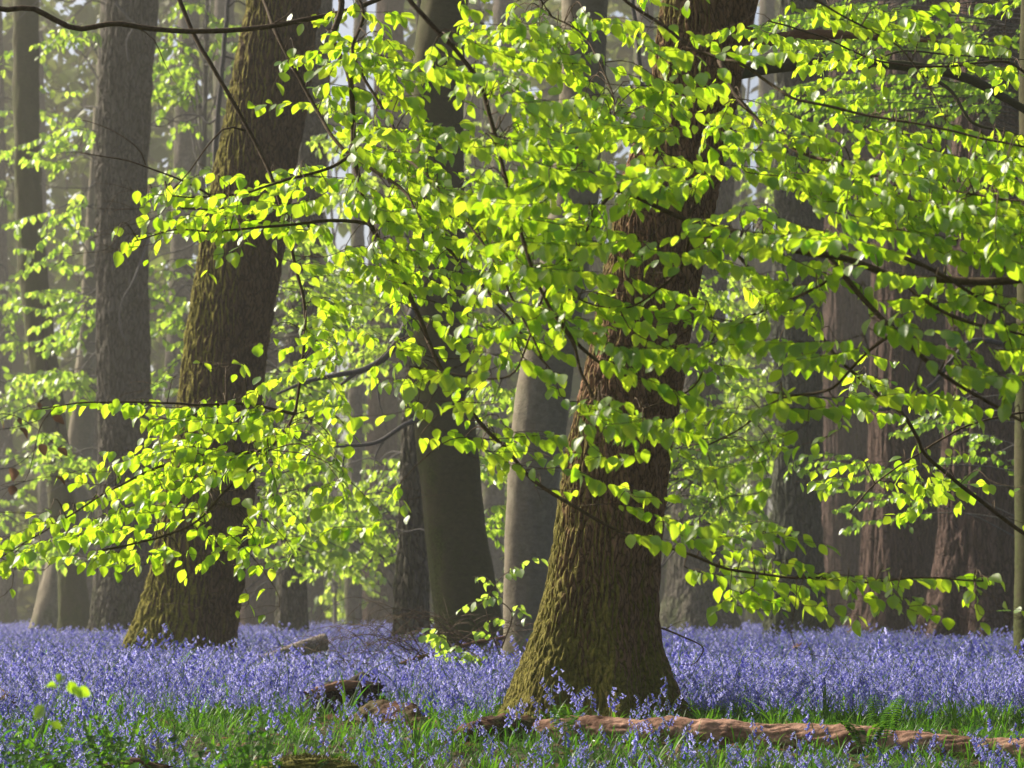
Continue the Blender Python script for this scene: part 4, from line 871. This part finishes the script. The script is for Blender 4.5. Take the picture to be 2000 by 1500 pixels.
m = ~((f0[0][:, 1] > 13.9) & (f0[0][:, 1] < 15.35) & (f0[0][:, 0] > -.25) & (rng.random(len(f0[0])) < .75))
dk = np.clip((f0[0][:, 1] - 9) / 7, .45, 1); m &= rng.random(len(dk)) < dk
def clearings(p):
    """how much of the cover grows: thin before the log and round the rotten wood"""
    x, y = pix(p); k = np.ones(len(p)); k[(p[:, 1] < 15.2) & (x > 860)] = .85; k[(p[:, 1] < 18.3) & (p[:, 1] > 14.8) & (x > 590) & (x < 860)] = .10
    k[(p[:, 1] < 22) & (p[:, 1] > 18) & (x > 640) & (x < 780)] = .35; k[(p[:, 1] < 33.3) & (p[:, 1] > 24) & (x > 490) & (x < 655)] = .02; k[(p[:, 1] < 17.2) & (p[:, 1] >= 15.2) & (x > 950) & (x < 1370)] = .12
    return k
m &= rng.random(len(m)) < clearings(f0[0])
f0 = tuple(a[m] for a in f0)
# the nearest plants stand as things of their own
order = np.argsort(f0[0][:, 1]); px, py = pix(f0[0]); inside = (px > 10) & (px < 1990); order = [i for i in order if inside[i] and f0[0][i, 1] > 12.0][:290]
protos = []
for k in range(8): protos.append(bluebell_parts(k, 0))
SPECIAL = [(1098, 1440, 15.7, 1.15, "tall bluebell standing alone before the big brown trunk, its head highest on the bark"), (1118, 1436, 15.8, 1.0, "second tall bluebell before the big brown trunk, close right of the highest one"),
           (1075, 1450, 15.3, .95, "dense bluebell head before the mossy left foot of the big brown trunk"), (1260, 1420, 15.9, .8, "thin bluebell bending left before the right foot of the big brown trunk"),
           (1310, 1425, 15.9, .8, "short bluebell at the extreme right foot of the big brown trunk"), (250, 1365, 20.5, 1.4, "upright bluebell in bud on a thick pale stem before the mossy leaning trunk"),
           (405, 1350, 21.5, 1.3, "tall bluebell bending over before the right foot of the mossy leaning trunk")]
base_ob = {}
def make_bluebell(k, loc, rz, s, label, group):
    o = bpy.data.objects.new("bluebell", None); sc.collection.objects.link(o); tag(o, label, "bluebell", group)
    if k not in base_ob:
        st, fl, lf = protos[k]; base_ob[k] = [(st.build("stem", M['bstem'], None, link=False)), fl.build("flowers", M['bell'], None, link=False), lf.build("leaves", M['blade'], None, link=False)]
    for b in base_ob[k]: c = b.copy(); sc.collection.objects.link(c); c.parent = o
    o.location = [float(v) for v in loc]; o.rotation_euler = rz; o.scale = (s, s, s); return o
for i in order: make_bluebell(int(f0[1][i]), f0[0][i], [float(v) for v in f0[2][i]], float(f0[3][i]), "violet bluebell nodding among green blades along the shaded front of the glade", "bluebells along the front of the glade")
for q, (x, y, Y, s, lab) in enumerate(SPECIAL):
    p = at(x, y, Y); p[2] = 0; make_bluebell(q, p, (0, 0, q * 1.3), s, lab, "bluebells standing clear before the trunks")
mask = np.ones(len(f0[0]), bool); mask[order] = False; f0 = tuple(a[mask] for a in f0)
scatter("bluebell_carpet", "carpet of violet bluebells between the front and the middle trunks", "bluebells", *f0, PC[0])
_f1 = field(24, 50, 120, 1, 2, -.35, None); _k = rng.random(len(_f1[0])) < clearings(_f1[0])
scatter("bluebell_carpet", "sunlit band of bluebells in the middle distance around the trunks", "bluebells", *[a[_k] for a in _f1], PC[1])
scatter("bluebell_carpet", "pale lavender haze of bluebells far back among the trunks", "bluebells", *field(50, 125, 44, 2, 3, -.3, None), PC[2])
x, y, r = wedge_points(9.5, 34, 110, 9); n = len(x)
kp = r.random(n) < np.clip(1.5 - (y - 12) / 10, .3, 1); kp &= r.random(n) < np.where(y < 14.9, 1, clearings(np.stack([x, y, y * 0], -1)) ** .75); x, y = x[kp], y[kp]; n = len(x)
scatter("grass", "green grass and bluebell blades covering the front of the glade", "grass", np.stack([x, y, gh(x, y)], -1), r.integers(0, 6, n), np.stack([r.normal(0, .1, n), r.normal(0, .1, n), r.uniform(0, 6.28, n)], -1), r.uniform(.35, .8, n) * np.where(y > 15, .75, .9), gc)
# last year's beech leaves on the soil
def litter():
    rs = random.Random(12); x, y, r = wedge_points(10.5, 22, 70, 77); L = []
    for a, b in zip(x, y): L.append((np.array((a, b, float(gh(a, b)) + rs.uniform(.004, .02))), np.array((rs.gauss(0, 1), rs.gauss(0, 1), rs.gauss(0, .2))), np.array((rs.gauss(0, .4), rs.gauss(0, .4), 1)), rs.uniform(.04, .07), rs.random()))
    mb = MB(); flush_leaves(mb, L, False); o = mb.build("leaf_litter", M['dryleaf']); tag(o, "brown fallen leaves scattered on the soil under the flowers", "leaf litter", kind="stuff")
litter()
# blurred leafy plants at the lower left
def herb(name, label, px, py, Y, H, n, leaf, seed, group=None):
    rs = random.Random(seed); p = at(px, py, Y); p[2] = 0; o = thing(name, label, "plant", p, group); wd = MB(); L = []
    for k in range(n):
        e = p + np.array((rs.gauss(0, .09), rs.gauss(0, .09), H * rs.uniform(.75, 1.05))); C = tube(wd, [p + np.array((rs.gauss(0, .03), rs.gauss(0, .03), -.01)), (p + e) / 2 + np.array((rs.gauss(0, .02), 0, 0)), e], .003, .0015, 5, 14)
        for j in range(5, 14):
            for sd in (-1, 1):
                a = j * 1.57 + (0 if sd > 0 else math.pi); D = np.array((math.cos(a), math.sin(a), rs.uniform(-.5, .2))); L.append((C[j], D, np.array((0, 0, 1.)) + D * .3, leaf * rs.uniform(.5, 1), rs.random()))
    wd.build("stems", M['bstem'], o); lm = MB(); flush_leaves(lm, L, True); lm.build("leaves", M['blade'], o)
rs0 = random.Random(8)
for k in range(16):
    herb("nettle", "blurred green nettle clump in the lower left corner", rs0.uniform(-20, 520), 1500, rs0.uniform(8.4, 10.8), rs0.uniform(.2, .33), 3, .05, k, "nettles in the lower left corner")
def spray(px, py, Y, label):
    rs = random.Random(2); e = at(px, py, Y); p = e.copy(); p[2] = 0; p[0] -= .12; o = thing("beech_seedling", label, "seedling", p); wd = MB(); L = []
    C = tube(wd, [p, (p + e) / 2 + (-.02, 0, .05), e], .004, .002, 6, 24)
    for dx, dz in ((-.03, .01), (.045, .035), (.02, -.03), (-.01, .05), (.06, -.01), (-.06, -.02), (0.1, .02)):
        q = C[rs.randint(17, 23)]; D = np.array((dx * 1.0, rs.uniform(-.03, .03), dz)); L.append((q + D * .35, D + np.array((0, 0, -.05)), np.array((0.3 * dx / .05, -1, .25)), rs.uniform(.03, .047), .2))
    wd.build("stem", M['bstem'], o); lm = MB(); flush_leaves(lm, L, True); lm.build("leaves", M['leaf'], o)
spray(130, 1318, 6.6, "out-of-focus bright green seedling leaves above the bluebells at lower left")
def fern(px, py, Y, H, label):
    p = at(px, py, Y); p[2] = 0; rs = random.Random(int(px)); o = thing("fern", label, "fern", p); mb = MB()
    for k in range(3):
        a = rs.uniform(0, 6.28); e = p + np.array((.12 * math.cos(a), .12 * math.sin(a), H)); C = smooth_path(np.array([p, (p + e) / 2 + (0, 0, .04), e]), 26)
        V, Q, T = sweep(C, np.linspace(.002, .0008, 26), 4); mb.add(V, Q, T, .7); L = []
        for j in range(6, 26):
            for sd in (-1, 1): L.append((C[j], np.array((-math.sin(a) * sd, math.cos(a) * sd, .1)), np.array((0, 0, 1.)), .05 * math.sin(math.pi * (1.05 - j / 26)) + .008, .9))
        flush_leaves(mb, L, False)
    mb.build("fronds", M['blade'], o)
fern(1725, 1480, 13.6, .26, "small bright fern growing over the pink log near its middle"); fern(1100, 1470, 14.2, .2, "yellow-green fern frond at the left end of the pink log"); fern(1690, 1500, 13.2, .16, "low fern below the pink log")
# moss mounds at the bottom edge
def mound(label, px, py, Y, rx, rz_):
    p = at(px, py, Y); p[2] = 0; o = thing("moss_mound", label, "moss", p); n, m = 64, 24; th = np.linspace(0, 2 * np.pi, n, endpoint=False); ph = np.linspace(0, np.pi / 2, m)
    A, B = np.meshgrid(th, ph); x = np.cos(A) * np.cos(B); y = np.sin(A) * np.cos(B); z = np.sin(B); d = 1 + .25 * fbm(x * 2 + px, y * 2, z * 2, 4)
    V = np.stack([x * d * rx, y * d * rx * .6, z * d * rz_ - .02], -1).reshape(-1, 3) + p; i = np.arange(m - 1)[:, None] * n; j = np.arange(n)[None]
    Q = np.stack([i + j, i + (j + 1) % n, i + n + (j + 1) % n, i + n + j], -1).reshape(-1, 4); mb = MB(); mb.add(V, Q); 
    fz = MB(); rs = random.Random(int(px)); W = V[V[:, 2] > p[2]]
    for k in range(1500):
        q = W[rs.randrange(len(W))]; strap(fz, q + np.array((rs.gauss(0, .01), rs.gauss(0, .01), -.004)), rs.uniform(0, 6.28), rs.uniform(.012, .035), .004, rs.uniform(.1, 1.2), rs.random(), 2)
    mb.build("cushion", M['moss'], o); fz.build("fronds", M['moss'], o)
mound("golden green moss mound at the bottom edge left of centre", 600, 1520, 12.6, .22, .05)
# dry brown leaves still hanging at the left
def dry():
    rs = random.Random(4); Y = 9.4; p = at(-120, 1100, Y); p[2] = 0; o = thing("dry_beech_twig", "blurred rusty dry leaves on grey twigs before the left trunks", "shrub", p); wd = MB(); L = []
    tube(wd, [p, at(-100, 1000, Y), at(-90, 800, Y)], .008, .004, 6, 24)
    for k in range(5):
        y0 = rs.uniform(830, 1090); pts = [(-95, y0), (20, y0 - rs.uniform(-30, 60)), (rs.uniform(60, 200), y0 + rs.uniform(-90, 60))]
        C = tube(wd, [at(x, y, Y) for x, y in pts], .002, .0008, 4, 22, .01); leaves_on(C, .5, .13, .045, rs, L)
    wd.build("stems", M['twig_grey'], o); lm = MB(); flush_leaves(lm, L, True); lm.build("leaves", M['dryleaf'], o)
dry()
# ------------------------------------------------------------------ the wood goes on behind and beside the camera
def surround():
    rs = random.Random(21)
    for i, (x, y) in enumerate([(-6, -7), (5, -9), (-1, -16), (-13, -4), (12, -2), (9, 7), (-12, -20), (11, -21), (17, 10), (1, -27), (-19, -13), (20, -12)]):
        o = thing("beech_tree", ["tall beech behind the camera", "tall beech beside the camera"][0 if y < -3 else 1] + " whose crown roofs the glade", "tree", (x, y, 0), "beeches roofing the glade outside the picture")
        z = np.linspace(-.1, 9, 60); C = np.stack([x + .15 * np.sin(z * .5 + i), y + 0 * z, z], -1)
        V, Q, T = sweep(C, .28 * (1 - z / 16) + .15 * np.exp(-np.clip(z, 0, 9) * 3), 24, ref=(1, 0, 0)); mb = MB(); mb.add(V, Q, T); mb.build("trunk", M['beech'], o)
        crown(o, C, np.full(3, .12), 18, 6.5, 3000, .42, 100 + i)
surround()
# ------------------------------------------------------------------ haze
def haze():
    me = bpy.data.meshes.new("haze"); x0, x1, y0, y1, z0, z1 = -60, 60, -8, 235, -1.5, 48
    V = [(x, y, z) for x in (x0, x1) for y in (y0, y1) for z in (z0, z1)]
    me.from_pydata(V, [], [(0, 1, 3, 2), (4, 6, 7, 5), (0, 4, 5, 1), (2, 3, 7, 6), (0, 2, 6, 4), (1, 5, 7, 3)]); o = bpy.data.objects.new("haze", me); sc.collection.objects.link(o); tag(o, kind="stuff"); o["label"] = "thin pale morning haze filling the wood"; o["category"] = "haze"
    m = bpy.data.materials.new("haze_air"); m.use_nodes = True; nt = m.node_tree; nt.nodes.clear(); out = nt.nodes.new("ShaderNodeOutputMaterial"); v = nt.nodes.new("ShaderNodeVolumePrincipled")
    v.inputs["Color"].default_value = (.98, .96, .88, 1); v.inputs["Density"].default_value = 0.00075; v.inputs["Anisotropy"].default_value = 0.3; nt.links.new(v.outputs[0], out.inputs["Volume"]); me.materials.append(m)
haze()
